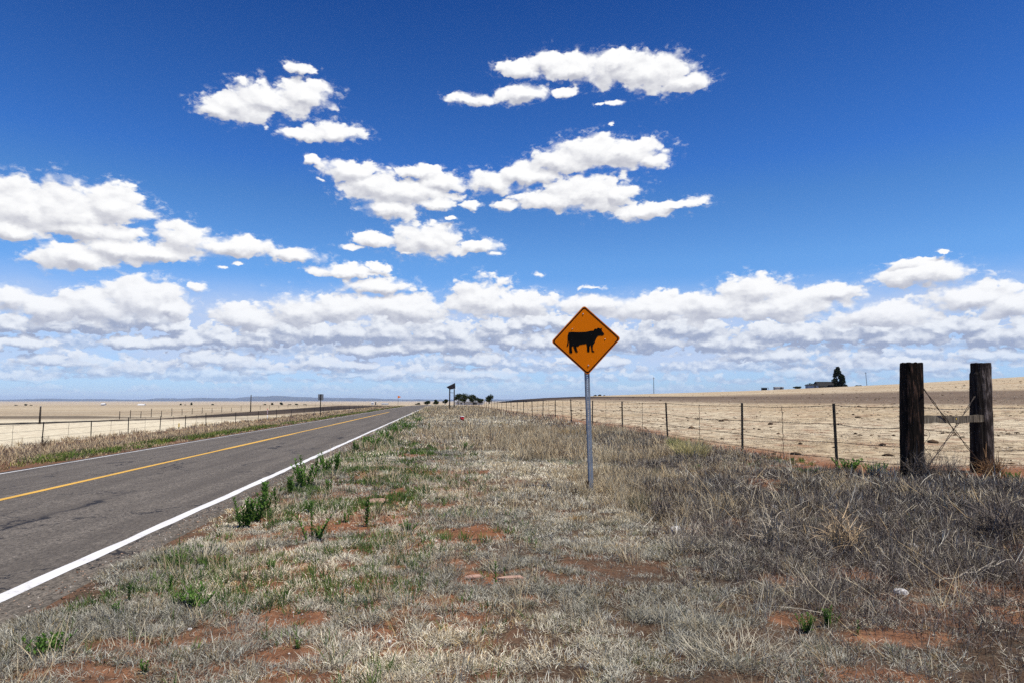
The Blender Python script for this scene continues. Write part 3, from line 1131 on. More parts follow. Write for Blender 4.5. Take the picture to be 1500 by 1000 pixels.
# 1 short matted grey grass
def short_grass():
    parts = []
    cols = [(0.62, 0.555, 0.41, .34), (0.46, 0.405, 0.30, .22), (0.22, 0.18, 0.125, .14), (0.76, 0.70, 0.55, .18), (0.47, 0.34, 0.165, .08), (0.15, 0.17, 0.07, .04)]
    # near
    for (n, s0, s1, per, sp, L0, L1, w0, wd) in ((58000, 2.6, 9.0, 24, 0.065, 0.024, 0.070, 0.0034, 0.00068), (32000, 9.0, 20.0, 22, 0.11, 0.04, 0.095, 0.0062, 0.00068),
                                                  (9000, 20, 60, 16, 0.3, 0.08, 0.17, 0.012, 0.0008), (5000, 60, 200, 12, 0.9, 0.12, 0.25, 0.04, 0.0008)):
        q = rng.random(n)
        # uniform in area of the visible wedge
        s = np.sqrt(s0 ** 2 + (s1 ** 2 - s0 ** 2) * q)
        if s0 < 9:
            s = s0 * (s1 / s0) ** (0.35 * q + 0.65 * np.sqrt(q))
        t = -3.3 + rng.random(n) * (np.minimum(11.6, 4.2 + s * 0.72))
        x, y = xy(s, t)
        k = in_view(x, y) & (t > edge_t(s)) & (t < 8.6)
        x, y, s, t = x[k], y[k], s[k], t[k]
        clump = fbm2(x * 1.4, y * 1.4, 3, 12)
        left_thin = 1 - 0.35 * sstep(t, -2.2, -1.4) * (1 - sstep(t, -0.9, 0.2)) * (1 - sstep(s, 16, 30))
        p = (1 - 0.93 * bare_mask(x, y)) * np.clip((clump - 0.27) * 3.6, np.where(t < -1.0, 0.55, 0.25), 1) * (1 - 0.82 * brush_zone(x, y)) * left_thin
        fine_c = fbm2(x * 4.6, y * 4.6, 2, 15)
        p = p * np.where(s < 20, np.clip((fine_c - 0.33) * 5.0, 0.12, 1), 1)
        x, y = keep(x, y, p)
        lm = 0.45 + 1.25 * fbm2(x * 1.7, y * 1.7, 3, 14)
        parts.append(tuft_blades(x, y, per, sp, L0, L1, w0, (0.62, 0.40), (1.0, 0.6), cols, cvar=0.45, wdist=wd, lenmul=lm, drift=True))
    v, q, t, c = join(parts)
    o = mesh_np("dry_grass", v, q, t, M_GRASS, c)
    tag(o, "short matted grey dry grass covering the road verge", "grass", kind="stuff")


short_grass()


# 2 taller straw
def straw():
    parts = []
    cols = [(0.52, 0.42, 0.26, .40), (0.44, 0.35, 0.22, .30), (0.56, 0.49, 0.35, .18), (0.34, 0.24, 0.13, .12)]
    for (n, s0, s1, per, sp, L0, L1, w0, wd) in ((5200, 3.0, 14, 26, 0.10, 0.10, 0.30, 0.0036, 0.0006), (5200, 14, 34, 20, 0.20, 0.18, 0.40, 0.008, 0.0006), (4200, 34, 150, 14, 0.6, 0.22, 0.45, 0.02, 0.0007)):
        s = np.sqrt(s0 ** 2 + (s1 ** 2 - s0 ** 2) * rng.random(n))
        t = rng.uniform(-2.6, 8.5, n)
        x, y = xy(s, t)
        k = in_view(x, y)
        x, y, s, t = x[k], y[k], s[k], t[k]
        px, py = proj(x, y, tz(x, y))
        tb = 1.0 + 0.19 * np.clip(s, 0, 18)
        zone = sstep(t - tb, -1.3, -0.3) * (1 - 0.8 * sstep(t - tb, 0.3, 1.6))       # along the edge of the brush
        zone = zone * (0.45 + 0.55 * sstep(s, 6, 9))
        zone = np.maximum(zone, 0.9 * sstep(s, 13, 18) * sstep(t, 1.4, 2.6) * (1 - 0.6 * sstep(t, 5.0, 7.0)))
        zone = np.maximum(zone, 0.55 * sstep(s, 26, 40))
        zone = np.maximum(zone, 0.16)
        p = zone * np.clip((fbm2(x * 0.9, y * 0.9, 3, 17) - 0.3) * 3, 0.05, 1) * (1 - bare_mask(x, y))
        x, y = keep(x, y, p)
        parts.append(tuft_blades(x, y, per, sp, L0, L1, w0, (0.28, 0.2), (0.5, 0.35), cols, cvar=0.3, wdist=wd, lenmul=0.45 + 1.0 * fbm2(x * 1.1, y * 1.1, 3, 18)))
    v, q, t, c = join(parts)
    o = mesh_np("straw_grass", v, q, t, M_GRASS, c)
    tag(o, "taller pale straw grass around the sign and along the fence", "grass", kind="stuff")


straw()


# 3 dead twiggy brush
def brush():
    parts = []
    cols = [(0.108, 0.090, 0.080, .38), (0.185, 0.158, 0.135, .22), (0.05, 0.040, 0.032, .22), (0.44, 0.39, 0.305, .18)]
    for (n, s0, s1, per, w0, wd, ta, tw, mg) in ((15000, 3.0, 13, 26, 0.0032, 0.00062, 1.0, 9.5, 120), (6500, 13, 30, 26, 0.007, 0.00065, 1.0, 9.5, 120), (2600, 30, 110, 18, 0.02, 0.0007, 1.0, 9.5, 120),
                                                 (6000, 1.5, 13, 20, 0.005, 0.0008, 4.0, 16.0, 1200)):
        s = np.sqrt(s0 ** 2 + (s1 ** 2 - s0 ** 2) * rng.random(n))
        t = ta + tw * rng.random(n)
        x, y = xy(s, t)
        c2 = G(1439, 690)
        k = in_view(x, y, mg) & (in_view(x, y, 120) == (mg == 120)) & ((t < 8.6) | (y < c2.y + 0.3))
        x, y, s, t = x[k], y[k], s[k], t[k]
        clump = np.clip((fbm2(x * 1.2, y * 1.2, 3, 23) - 0.40) * 5.0, np.where((s < 10) & (t > 1.6 + 0.19 * s), 0.30, 0.03), 1)
        p = brush_zone(x, y) * clump * (1 - 0.60 * bare_mask(x, y)) * (1 - 0.35 * sstep(s, 30, 60))
        x, y = keep(x, y, p)
        n_ = len(x)
        lm = 0.35 + 1.2 * fbm2(x * 1.1, y * 1.1, 3, 24)
        parts.append(tuft_blades(x, y, per, 0.12, 0.05, 0.22, w0, (0.95, 0.42), (0.0, 0.8), cols, cvar=0.4, wdist=wd, lenmul=lm))
        # side twigs off the main ones, started above the ground
        m = n_ * per
        b = np.repeat(np.stack([x, y], 1), per, 0) + rng.normal(0, 0.11, (m, 2))
        bz = tz(b[:, 0], b[:, 1]) + rng.uniform(0.005, 0.10, m)
        D = np.hypot(b[:, 0], b[:, 1])
        cc = np.array([q[:3] for q in cols])[rng.choice(4, m, p=[q[3] for q in cols])] * rng.uniform(0.7, 1.4, (m, 1))
        parts.append(blades(np.stack([b[:, 0], b[:, 1], bz], 1), rng.uniform(0.05, 0.17, m), rng.uniform(0, 6.28, m), rng.uniform(0.5, 2.0, m),
                            rng.normal(0, 0.9, m), np.maximum(w0 * 0.8, wd * 0.8 * D), cc, 2))
    v, q, t, c = join(parts)
    o = mesh_np("dead_brush", v, q, t, M_TWIG, c)
    tag(o, "grey tangle of dead twiggy brush in front of the fence", "brush", kind="stuff")


brush()


# 4 long pale stalks lying and leaning in the brush
def stalks():
    n = 1500
    s = np.sqrt(3.2 ** 2 + (15 ** 2 - 3.2 ** 2) * rng.random(n))
    t = rng.uniform(1.3, 10.0, n)
    x, y = xy(s, t)
    k = in_view(x, y) & (rng.random(n) < 0.08 + brush_zone(x, y)) & (y < 13.5)
    x, y = x[k], y[k]
    n = len(x)
    z = tz(x, y) + rng.uniform(0.0, 0.10, n)
    L = 0.10 + 0.5 * rng.random(n) ** 1.6
    ph = rng.choice([0.3, 2.5, 3.4, 5.6], n) + rng.normal(0, 0.5, n)
    cc = np.array([(0.52, 0.44, 0.30), (0.58, 0.53, 0.42), (0.45, 0.33, 0.18)])[rng.integers(0, 3, n)] * rng.uniform(0.8, 1.15, (n, 1))
    D = np.hypot(x, y)
    v1 = blades(np.stack([x, y, z], 1), L, ph, rng.uniform(0.4, 1.4, n), rng.normal(0.1, 0.7, n), np.maximum(0.004, 0.0008 * D), cc, 3, (1, .9, .7))
    parts = [v1]
    # forked side shoots
    m = n * 3
    fr = rng.uniform(0.4, 0.85, m)
    idx = np.repeat(np.arange(n), 3)
    bx = x[idx] + np.cos(ph[idx]) * L[idx] * fr * 0.8
    by = y[idx] + np.sin(ph[idx]) * L[idx] * fr * 0.8
    bz = z[idx] + L[idx] * fr * 0.35
    parts.append(blades(np.stack([bx, by, bz], 1), rng.uniform(0.05, 0.16, m), ph[idx] + rng.normal(0, 0.8, m), rng.uniform(0.3, 1.2, m), rng.normal(0, 0.4, m),
                        np.maximum(0.0028, 0.0006 * D[idx]), cc[idx], 2))
    v, q, t, c = join(parts)
    tag(mesh_np("dry_stalks", v, q, t, M_TWIG, c), "long pale broken stalks strewn through the dead brush", "stalks", kind="stuff")


stalks()


# 5 green ground cover
def greens():
    parts = []
    cols = [(0.10, 0.17, 0.04, .5), (0.16, 0.23, 0.065, .3), (0.06, 0.10, 0.045, .2)]
    n = 10000
    s = 3.0 * (26 / 3.0) ** np.sqrt(rng.random(n))
    t = rng.uniform(-2.7, 1.0, n)
    x, y = xy(s, t)
    k = in_view(x, y) & (t > edge_t(s) + 0.1)
    x, y, s, t = x[k], y[k], s[k], t[k]
    p = np.clip((fbm2(x * 1.1, y * 1.1, 3, 61) - 0.46) * 5, 0.04, 1) * (1 - 0.85 * sstep(t, -1.2, 0.6))
    x, y = keep(x, y, p)
    parts.append(tuft_blades(x, y, 12, 0.045, 0.04, 0.14, 0.0055, (0.45, 0.25), (0.3, 0.3), cols, wdist=0.0009))
    # sprouts in the brush and along the fence foot
    n = 900
    s = np.sqrt(3.5 ** 2 + (17 ** 2 - 3.5 ** 2) * rng.random(n))
    t = rng.uniform(2.5, 9.5, n)
    x, y = xy(s, t)
    k = in_view(x, y)
    x, y = x[k], y[k]
    p = np.clip((fbm2(x * 0.9, y * 0.9, 3, 67) - 0.58) * 6, 0.0, 1)
    x, y = keep(x, y, p)
    parts.append(tuft_blades(x, y, 12, 0.05, 0.05, 0.15, 0.006, (0.4, 0.25), (0.3, 0.3), cols, wdist=0.0009))
    # green edge by the white line, farther on
    n = 1500
    s = rng.uniform(17, 130, n)
    t = rng.uniform(-2.9, -0.6, n)
    x, y = xy(s, t)
    p = np.clip((fbm2(s * 0.12, t * 0.5, 3, 71) - 0.42) * 5, 0.0, 1) * (1 - sstep(t, -2.0, -0.8))
    x, y = keep(x, y, p)
    parts.append(tuft_blades(x, y, 14, 0.22, 0.10, 0.24, 0.02, (0.4, 0.25), (0.3, 0.3), cols, wdist=0.001))
    v, q, t, c = join(parts)
    tag(mesh_np("green_groundcover", v, q, t, M_GREEN, c), "low green sprouts scattered through the dry verge", "ground cover", kind="stuff")


greens()


# 6 growth between the left edge of the road and the left fence
def left_strip():
    parts = []
    n = 14000
    s = 10 * (260 / 10) ** rng.random(n)
    t = rng.uniform(-24.0, -12.3, n)
    x, y = xy(s, t)
    k = in_view(x, y)
    x, y, s, t = x[k], y[k], s[k], t[k]
    z_ = fbm2(s * 0.25, t * 0.5, 3, 33)
    p = sstep(t, -17.5 - 2 * z_, -15.0) * np.clip((z_ - 0.2) * 3, 0.1, 1)
    p = np.maximum(p, 0.10)
    x, y = keep(x, y, p)
    s, t = st(x, y)
    dry = [(0.54, 0.41, 0.24, .4), (0.40, 0.295, 0.185, .26), (0.23, 0.175, 0.135, .2), (0.60, 0.49, 0.31, .14)]
    lm = (0.35 + 0.75 * sstep(-t, 12.6, 14.8)) * (0.5 + 1.0 * fbm2(s * 0.5, t * 0.8, 3, 39))
    parts.append(tuft_blades(x, y, 16, 0.28, 0.16, 0.36, 0.02, (0.35, 0.25), (0.5, 0.4), dry, wdist=0.0007, lenmul=lm))
    n = 5200
    s = 14 * (250 / 14) ** rng.random(n)
    t = rng.uniform(-14.2, -12.3, n)
    x, y = xy(s, t)
    p = np.clip((fbm2(s * 0.22, t * 0.4, 3, 36) - 0.36) * 4, 0.05, 1) * sstep(-t, 12.3, 12.7) * sstep(s, 18, 26)
    x, y = keep(x, y, p)
    gr = [(0.13, 0.19, 0.04, .5), (0.24, 0.24, 0.07, .3), (0.08, 0.13, 0.035, .2)]
    parts.append(tuft_blades(x, y, 16, 0.22, 0.08, 0.22, 0.02, (0.4, 0.25), (0.4, 0.3), gr, wdist=0.0008))
    v, q, t, c = join(parts)
    tag(mesh_np("roadside_growth", v, q, t, M_GRASS, c), "dry and green growth between the road and the left fence", "grass", kind="stuff")


left_strip()


# 7 stubble in the pasture and its clods
def stubble():
    n = 26000
    s = 9 * (150 / 9) ** rng.random(n)
    t = 8.4 + rng.random(n) ** 1.4 * (s * 0.9 + 6)
    x, y = xy(s, t)
    c2 = G(1439, 690)
    k = in_view(x, y) & (y > c2.y + 0.5)
    x, y = x[k], y[k]
    p = np.clip((fbm2(x * 0.35, y * 0.7, 4, 44) - 0.30) * 3, 0.05, 1)
    x, y = keep(x, y, p)
    cols = [(0.48, 0.40, 0.29, .5), (0.36, 0.29, 0.20, .3), (0.55, 0.48, 0.37, .2)]
    v, q, t, c = tuft_blades(x, y, 8, 0.22, 0.025, 0.065, 0.014, (0.9, 0.3), (0.5, 0.3), cols, wdist=0.0009)
    tag(mesh_np("pasture_stubble", v, q, t, M_GRASS, c), "bleached grazed stubble of the pasture behind the fence", "stubble", kind="stuff")


stubble()


ICO = np.array([(1, 0, 0), (-1, 0, 0), (0, 1, 0), (0, -1, 0), (0, 0, .7), (0, 0, -.7), (.6, .6, .35), (-.6, .6, .3), (.6, -.6, .3), (-.6, -.6, .35)])
TRI = np.array([(4, 0, 6), (4, 6, 2), (4, 2, 7), (4, 7, 1), (4, 1, 9), (4, 9, 3), (4, 3, 8), (4, 8, 0), (5, 6, 0), (5, 2, 6), (5, 7, 2), (5, 1, 7), (5, 9, 1), (5, 3, 9), (5, 8, 3), (5, 0, 8)])


def lumps(name, x, y, z, r, pal, prob, label, cat, flat=1.0):
    n = len(x)
    V = ICO[None] * r[:, None, None] * rng.uniform(0.7, 1.3, (n, 10, 3)) * np.array([1, 1, flat])
    a = rng.uniform(0, 6.28, n)
    ca, sa = np.cos(a)[:, None], np.sin(a)[:, None]
    V = np.stack([V[..., 0] * ca - V[..., 1] * sa, V[..., 0] * sa + V[..., 1] * ca, V[..., 2]], -1) + np.stack([x, y, z], 1)[:, None]
    T_ = (TRI[None] + np.arange(n)[:, None, None] * 10).reshape(-1, 3)
    c = np.array(pal)[rng.choice(len(pal), n, p=prob)] * rng.uniform(0.8, 1.2, (n, 1))
    C = np.repeat(c[:, None], 10, 1).reshape(-1, 3)
    tag(mesh_np(name, V.reshape(-1, 3), None, T_, M_TWIG, C), label, cat, kind="stuff")


def clods():
    n = 2600
    s = 9 * (260 / 9) ** rng.random(n)
    t = 9.2 + rng.random(n) ** 1.3 * (s * 0.9 + 6)
    x, y = xy(s, t)
    c2 = G(1439, 690)
    k = in_view(x, y) & (y > c2.y + 1.2)
    x, y = x[k], y[k]
    k = rng.random(len(x)) < np.clip((fbm2(x * 0.2, y * 0.2, 3, 81) - 0.35) * 3, 0.05, 1)
    x, y = x[k], y[k]
    D = np.hypot(x, y)
    r = rng.uniform(0.03, 0.085, len(x)) * np.where(rng.random(len(x)) < 0.10, 2.0, 1) * (1 + D * 0.006)
    lumps("clods", x, y, tz(x, y) + r * 0.1, r, [(0.07, 0.05, 0.035), (0.14, 0.095, 0.06), (0.22, 0.15, 0.09)], [.45, .35, .2],
          "dark clods and dung scattered over the pale pasture", "clods", 0.7)


clods()


# 8 gravel and crumbs of asphalt along the right edge
def gravel():
    n = 26000
    s = 3.2 * (34 / 3.2) ** np.sqrt(rng.random(n))
    t = rng.uniform(-3.35, 1.0, n)
    tb = rng.uniform(2.5, 8.0, n)
    t = np.where(rng.random(n) < 0.25, tb, t)
    x, y = xy(s, t)
    k = in_view(x, y) & ((t < -2.3) | (rng.random(n) < 0.10 + 0.9 * bare_mask(x, y)))
    x, y, s, t = x[k], y[k], s[k], t[k]
    n = len(x)
    r = rng.uniform(0.003, 0.011, n) * np.where(rng.random(n) < 0.05, 2.0, 1)
    r = np.maximum(r, 0.0007 * np.hypot(x, y))
    z = np.where(t < ROAD_R, road_z(s, t), tz(x, y)) + r * 0.3
    lumps("gravel", x, y, z, r, [(0.34, 0.26, 0.20), (0.08, 0.07, 0.062), (0.44, 0.30, 0.21), (0.62, 0.56, 0.48), (0.20, 0.10, 0.06)], [.24, .26, .22, .14, .14],
          "loose gravel and crumbs on bare soil and road shoulder", "gravel")


gravel()


# ------------------------------------------------------------------ cattle sign
def cattle_sign():
    b = G(866, 719)
    root = empty("cattle_crossing_sign", b, 0.0, "orange diamond cattle warning sign on a perforated grey steel post", "road sign")
    fz = math.atan2(b.x, b.y)
    root.rotation_euler = (0, R(-1.5), -fz * 0.6)
    dist = b.y
    mpp = dist / 1000.0 / CP
    zc = (719 - 502.5) * mpp * 1.005                # centre of plate above the base
    side = 0.762 * 1.055
    # rounded diamond outline
    def diamond(hd, r, n=6):
        pts = []
        for k, (cx, cz) in enumerate(((0, hd), (hd, 0), (0, -hd), (-hd, 0))):
            a0 = math.pi / 2 - k * math.pi / 2
            off = r * math.sqrt(2)
            ox, oz = cx - math.cos(a0) * off, cz - math.sin(a0) * off
            for i in range(n + 1):
                a = a0 + math.pi / 4 - (math.pi / 2) * i / n
                pts.append((ox + r * math.cos(a), oz + r * math.sin(a)))
        return pts
    hd = side / math.sqrt(2)
    rot = Matrix.Rotation(R(-0.9), 4, 'Y')
    plate_y = -0.035
    def place(o):
        o.location = (0, plate_y, zc)
        o.rotation_euler = (0, R(-0.9), 0)
        return o
    p = MB()
    p.prism(diamond(hd, 0.045), -0.0015, 0.0015)
    plate = place(p.build("sign_plate", M_ORANGE, root))
    # border ring
    outer, inner = diamond(hd - 0.020, 0.040), diamond(hd - 0.045, 0.032)
    n = len(outer)
    vs = [(q[0], -0.0040, q[1]) for q in outer] + [(q[0], -0.0040, q[1]) for q in inner]
    fs = [(i, (i + 1) % n, (i + 1) % n + n, i + n) for i in range(n)]
    link_mesh("border", vs, fs, M_BLACK, plate)
    cow = [
        [(408, 432), (422, 428), (440, 426), (480, 429), (520, 430), (560, 430), (600, 428), (625, 422), (650, 417), (676, 416), (694, 414), (702, 408), (690, 404), (687, 398), (698, 396),
         (710, 400), (716, 390), (726, 386), (736, 390), (748, 394), (760, 392), (768, 386), (766, 397), (758, 404), (750, 410), (758, 418), (768, 426), (778, 438), (787, 448), (788, 460), (780, 468),
         (768, 472), (752, 468), (738, 470), (724, 474), (714, 484), (706, 496), (698, 512), (692, 528), (686, 544), (678, 556), (668, 562), (650, 572), (620, 572), (606, 560), (596, 553), (578, 556), (556, 559),
         (538, 562), (524, 566), (514, 577), (504, 581), (494, 577), (486, 580), (474, 578), (452, 576), (420, 572), (414, 540), (409, 500), (406, 460)],
        [(642, 560), (674, 550), (664, 575), (661, 590), (660, 606), (664, 622), (674, 631), (684, 638), (680, 643), (665, 643), (654, 637), (650, 626), (650, 606), (648, 588)],
        [(598, 552), (634, 560), (622, 578), (617, 594), (617, 612), (622, 626), (633, 634), (628, 640), (612, 640), (604, 632), (603, 620), (605, 600), (605, 578)],
        [(450, 562), (486, 566), (477, 578), (479, 592), (487, 612), (497, 627), (508, 635), (503, 642), (488, 642), (478, 633), (471, 612), (463, 592)],
        [(414, 545), (452, 560), (440, 586), (432, 604), (431, 624), (437, 637), (448, 645), (441, 652), (424, 651), (416, 645), (415, 624), (414, 604), (417, 584)],
        [(404, 446), (412, 470), (409, 505), (408, 540), (406, 560), (402, 574), (396, 580), (389, 576), (391, 560), (397, 540), (400, 510), (400, 470)]]
    k = hd / 372.0
    a = R(-1.95)
    import bmesh
    bm = bmesh.new()
    for n_, poly in enumerate(cow):
        pts = []
        for (cx, cy) in poly:
            dx, dy = (cx - 593) * k, -(cy - 515) * k
            pts.append((dx * math.cos(a) - dy * math.sin(a), dx * math.sin(a) + dy * math.cos(a)))
        f = bm.faces.new([bm.verts.new((q[0], -0.0045 - 0.0003 * n_, q[1])) for q in pts])
        bmesh.ops.triangulate(bm, faces=[f], ngon_method='EAR_CLIP')
    me = bpy.data.meshes.new("cow_symbol")
    bm.to_mesh(me)
    bm.free()
    me.materials.append(M_BLACK)
    co = bpy.data.objects.new("cow_symbol", me)
    COL.objects.link(co)
    co.parent = plate
    for (cx, cy, r) in ((578, 235, 0.011), (606, 785, 0.012)):
        q = MB()
        X, Z = (cx - 593) * k, -(cy - 515) * k
        q.tube([(X, -0.002, Z), (X, -0.009, Z), (X, -0.011, Z)], [r, r, r * 0.6], 8)
        q.build("bolt", M_BOLT, plate)
    for (cx, cy) in ((455, 390), (798, 516)):
        q = MB()
        X, Z = (cx - 593) * k, -(cy - 515) * k
        q.tube([(X - 0.008, -0.004, Z), (X + 0.008, -0.004, Z + 0.001)], [0.006, 0.005], 6)
        q.build("dent", M_BOLT, plate)
    # perforated U channel post
    q = MB()
    L = zc + 0.40
    wq = 0.034
    # flanges and sides
    for sx in (-1, 1):
        q.box((sx * 0.0165, -0.010, L / 2 - 0.15), (0.023, 0.0035, L + 0.3))      # front web beside the holes
        q.box((sx * 0.0275, 0.006, L / 2 - 0.15), (0.0035, 0.028, L + 0.3))
        q.box((sx * 0.0345, 0.0215, L / 2 - 0.15), (0.016, 0.0035, L + 0.3))
    z = -0.1
    while z < L:
        q.box((0, -0.010, z), (0.0099, 0.0033, 0.017))
        z += 0.030
    q.build("post", M_GALV, root)
    q = MB()
    q.box((-0.068, 0.02, 0.06), (0.055, 0.035, 0.22), Matrix.Rotation(R(4), 3, 'Y'))
    q.box((-0.068, -0.002, 0.10), (0.050, 0.008, 0.13), Matrix.Rotation(R(4), 3, 'Y'))
    q.build("anchor_stub", M_RUST, root)
    return root


cattle_sign()


# ------------------------------------------------------------------ fences
def line_s(px, t):
    k = (px - 750) / 1000.0 * CP
    return t * (CA - k * SA) / (k * CA + SA)


def tpost(root, P, h, lean=(0, 0), r=0.036):
    m = MB()
    d = Vector((lean[0], lean[1], 1)).normalized()
    rot = Vector((0, 0, 1)).rotation_difference(d).to_matrix()
    m.box(rot @ Vector((0, 0, (h - 0.2) / 2)), (r * 1.7, 0.006, h + 0.2), rot)
    m.box(rot @ Vector((0, 0.018, (h - 0.2) / 2)), (0.008, 0.030, h + 0.199), rot)
    zz = 0.15
    while zz < h - 0.05:                      # studs of the T post
        m.box(rot @ Vector((0, -0.007, zz)), (0.012, 0.008, 0.018), rot)
        zz += 0.10
    o = m.build("post", M_TPOST, root)
    o.location = P
    return o


def wire_run(root, pts, rad, barbs=0.0, name="wire"):
    m = MB()
    m.tube(pts, rad, 5)
    if barbs:
        for i in range(len(pts) - 1):
            a, b = Vector(pts[i]), Vector(pts[i + 1])
            n = max(1, int((b - a).length / barbs))
            for k in range(n):
                c = a.lerp(b, (k + 0.5) / n)
                for _ in range(2):
                    dv = Vector((random.uniform(-1, 1), random.uniform(-1, 1), random.uniform(-1, 1))).normalized() * 0.022
                    m.tube([c - dv, c + dv], 0.0028, 3, False)
    return m.build(name, M_WIRE, root)


P1 = G(1336, 703)
P2 = G(1439, 690)


def right_fence():
    T0 = 8.2
    pxs = [1223, 1085, 977, 912, 868]
    s_list = [line_s(p, T0) for p in pxs]
    dlt = s_list[-1] - s_list[-2]
    while s_list[-1] < 215:
        s_list.append(s_list[-1] + dlt)
    pos = []
    for s in s_list:
        x, y = xy(s, T0 + (fbm2(np.array([s * 0.1]), np.array([0.5]), 2, 4)[0] - 0.5) * 0.3)
        pos.append(Vector((x, y, z1(x, y))))
    root = empty("wire_fence", pos[0], 0, "barbed wire fence on dark steel posts along the right of the verge", "fence")
    o = root.location
    hs = [1.36, 0.97, 0.60, 0.28]
    tops = []
    for i, p in enumerate(pos):
        ln = (0.03 * math.sin(i * 2.1), 0.02) if i else (-0.015, 0.0)
        h = 1.40 + 0.05 * math.sin(i * 1.7)
        tpost(root, p - o, h, ln)
        tops.append(ln)
    chain = [P1] + pos
    for k, h in enumerate(hs):
        pts = []
        for i in range(len(chain) - 1):
            a = chain[i] + Vector((0, 0, h)) - o
            b = chain[i + 1] + Vector((0, 0, h)) - o
            for q in range(4 if i < 8 else 1):
                f = q / (4 if i < 8 else 1)
                c = a.lerp(b, f)
                c.z -= 0.05 * 4 * f * (1 - f) * (0.6 + 0.5 * math.sin(i * 3 + k * 2))
                pts.append(c + Vector((0, -0.02, 0)))
        pts.append(chain[-1] + Vector((0, 0, h)) - o)
        wire_run(root, pts[:33], 0.0058, 0.14)
        if len(pts) > 33:
            pass
        wire_run(root, pts[32:], 0.008, 0)
    # twisted wire stays between the posts
    for i in range(len(pos) - 1):
        if i > 16:
            break
        a = chain[i + 1].lerp(chain[i + 2], 0.5) - o
        m = MB()
        pts = []
        for q in range(15):
            f = q / 14
            pts.append(a + Vector((0.010 * math.sin(q * 2.3 + i), 0.010 * math.cos(q * 2.3) - 0.02, 0.10 + 1.26 * f)))
        m.tube(pts, 0.0075, 4)
        m.build("stay", M_WIRE, root)
    # run turning off to the right behind the second wooden post
    root2 = empty("wire_fence", P2, 0, "barbed wire strands running off to the right from the wooden corner posts", "fence")
    E = Vector((P2.x + 24, P2.y + 1.4, z1(P2.x + 24, P2.y + 1.4)))
    for k, h in enumerate((1.30, 0.75, 0.42, 0.12)):
        pts = []
        for q in range(25):
            f = q / 24
            c = Vector((0, 0, h)).lerp(E - P2 + Vector((0, 0, h)), f)
            c.z -= 0.02 * abs(math.sin(f * 12))
            pts.append(c)
        wire_run(root2, pts, 0.0055, 0.14)
    for q in (2.4, 7.0, 12.0):
        x, y = P2.x + q + 1.5, P2.y + 1.4 * (q + 1.5) / 24
        tpost(root2, Vector((x, y, z1(x, y))) - P2, 1.38)
    # strands between the two wooden posts
    root3 = empty("wire_span", P1, 0, "thin slack wires strung between the two wooden posts behind the rail", "wire")
    for k, (h1, h2) in enumerate(((1.36, 1.30), (0.97, 0.80), (0.60, 0.42), (0.28, 0.14))):
        a, b = Vector((0.12, 0.1, h1)), P2 - P1 + Vector((-0.12, 0, h2))
        wire_run(root3, [a.lerp(b, f / 6) - Vector((0, 0, 0.04 * math.sin(math.pi * f / 6))) for f in range(7)], 0.004, 0.14)
    # loose curl of wire
    m = MB()
    pts = []
    for q in range(40):
        f = q / 39
        c = Vector((0.14, 0.0, 1.30)).lerp(P2 - P1 + Vector((-0.14, 0, 1.20)), f)
        c.z += -0.55 * math.sin(math.pi * f) * (0.6 + 0.4 * math.sin(f * 9)) * 0.5 + 0.03 * math.sin(f * 31)
        pts.append(c)
    m.tube(pts, 0.004, 4)
    pts = [Vector((0.18 + 0.02 * math.sin(q * 1.7), -0.05, 1.32 - 1.25 * q / 16)) for q in range(17)]
    m.tube(pts, 0.006, 4)
    pts = [Vector((0.30 + 0.06 * math.sin(q * 0.8), -0.02, 0.95 - 0.85 * q / 16)) for q in range(17)]
    m.tube(pts, 0.004, 4)
    m.build("loose_wire", M_WIRE, root3)


right_fence()


def log_post(name, label, P, w, d, h, mat, lean, seed, square=3.4, taper=0.97, notch=None):
    n, rings = 40, 46
    vs, fs = [], []
    for i in range(rings):
        f = i / (rings - 1)
        z = -0.35 + (h + 0.35) * f
        for k in range(n):
            a = 2 * math.pi * k / n
            c, s_ = math.cos(a), math.sin(a)
            r = (abs(c) ** square + abs(s_) ** square) ** (-1 / square)
            nz = fbm2(np.array([a * 3.0 + 5]), np.array([z * 0.7]), 3, seed)[0] - 0.5
            nz2 = vnoise(np.array([k * 0.9]), np.array([z * 5.0]), seed + 3)[0] - 0.5
            nz3 = vnoise(np.array([2.2]), np.array([z * 3.1]), seed + 5)[0] - 0.5
            r *= (1 + 0.16 * nz + 0.05 * nz2 + 0.05 * nz3) * (1 - (1 - taper) * f)
            if notch:
                r *= notch(a, f)
            zz = z
            if i == rings - 1:
                zz += 0.03 * nz - 0.01
            vs.append((r * c * w / 2 + lean[0] * z, r * s_ * d / 2 + lean[1] * z, zz))
    for i in range(rings - 1):
        for k in range(n):
            fs.append((i * n + k, i * n + (k + 1) % n, (i + 1) * n + (k + 1) % n, (i + 1) * n + k))
    # top: ring pulled in and a cap
    b = len(vs)
    top = vs[(rings - 1) * n:]
    cx = sum(v[0] for v in top) / n
    cy = sum(v[1] for v in top) / n
    for v in top:
        vs.append((cx + (v[0] - cx) * 0.93, cy + (v[1] - cy) * 0.93, v[2] + 0.012))
    vs.append((cx, cy, top[0][2] + 0.01))
    for k in range(n):
        fs.append(((rings - 1) * n + k, (rings - 1) * n + (k + 1) % n, b + (k + 1) % n, b + k))
        fs.append((b + k, b + (k + 1) % n, b + n))
    o = link_mesh(name, vs, fs, mat, None, False)
    o.location = P
    return tag(o, label, "post", "wooden corner posts of the fence")


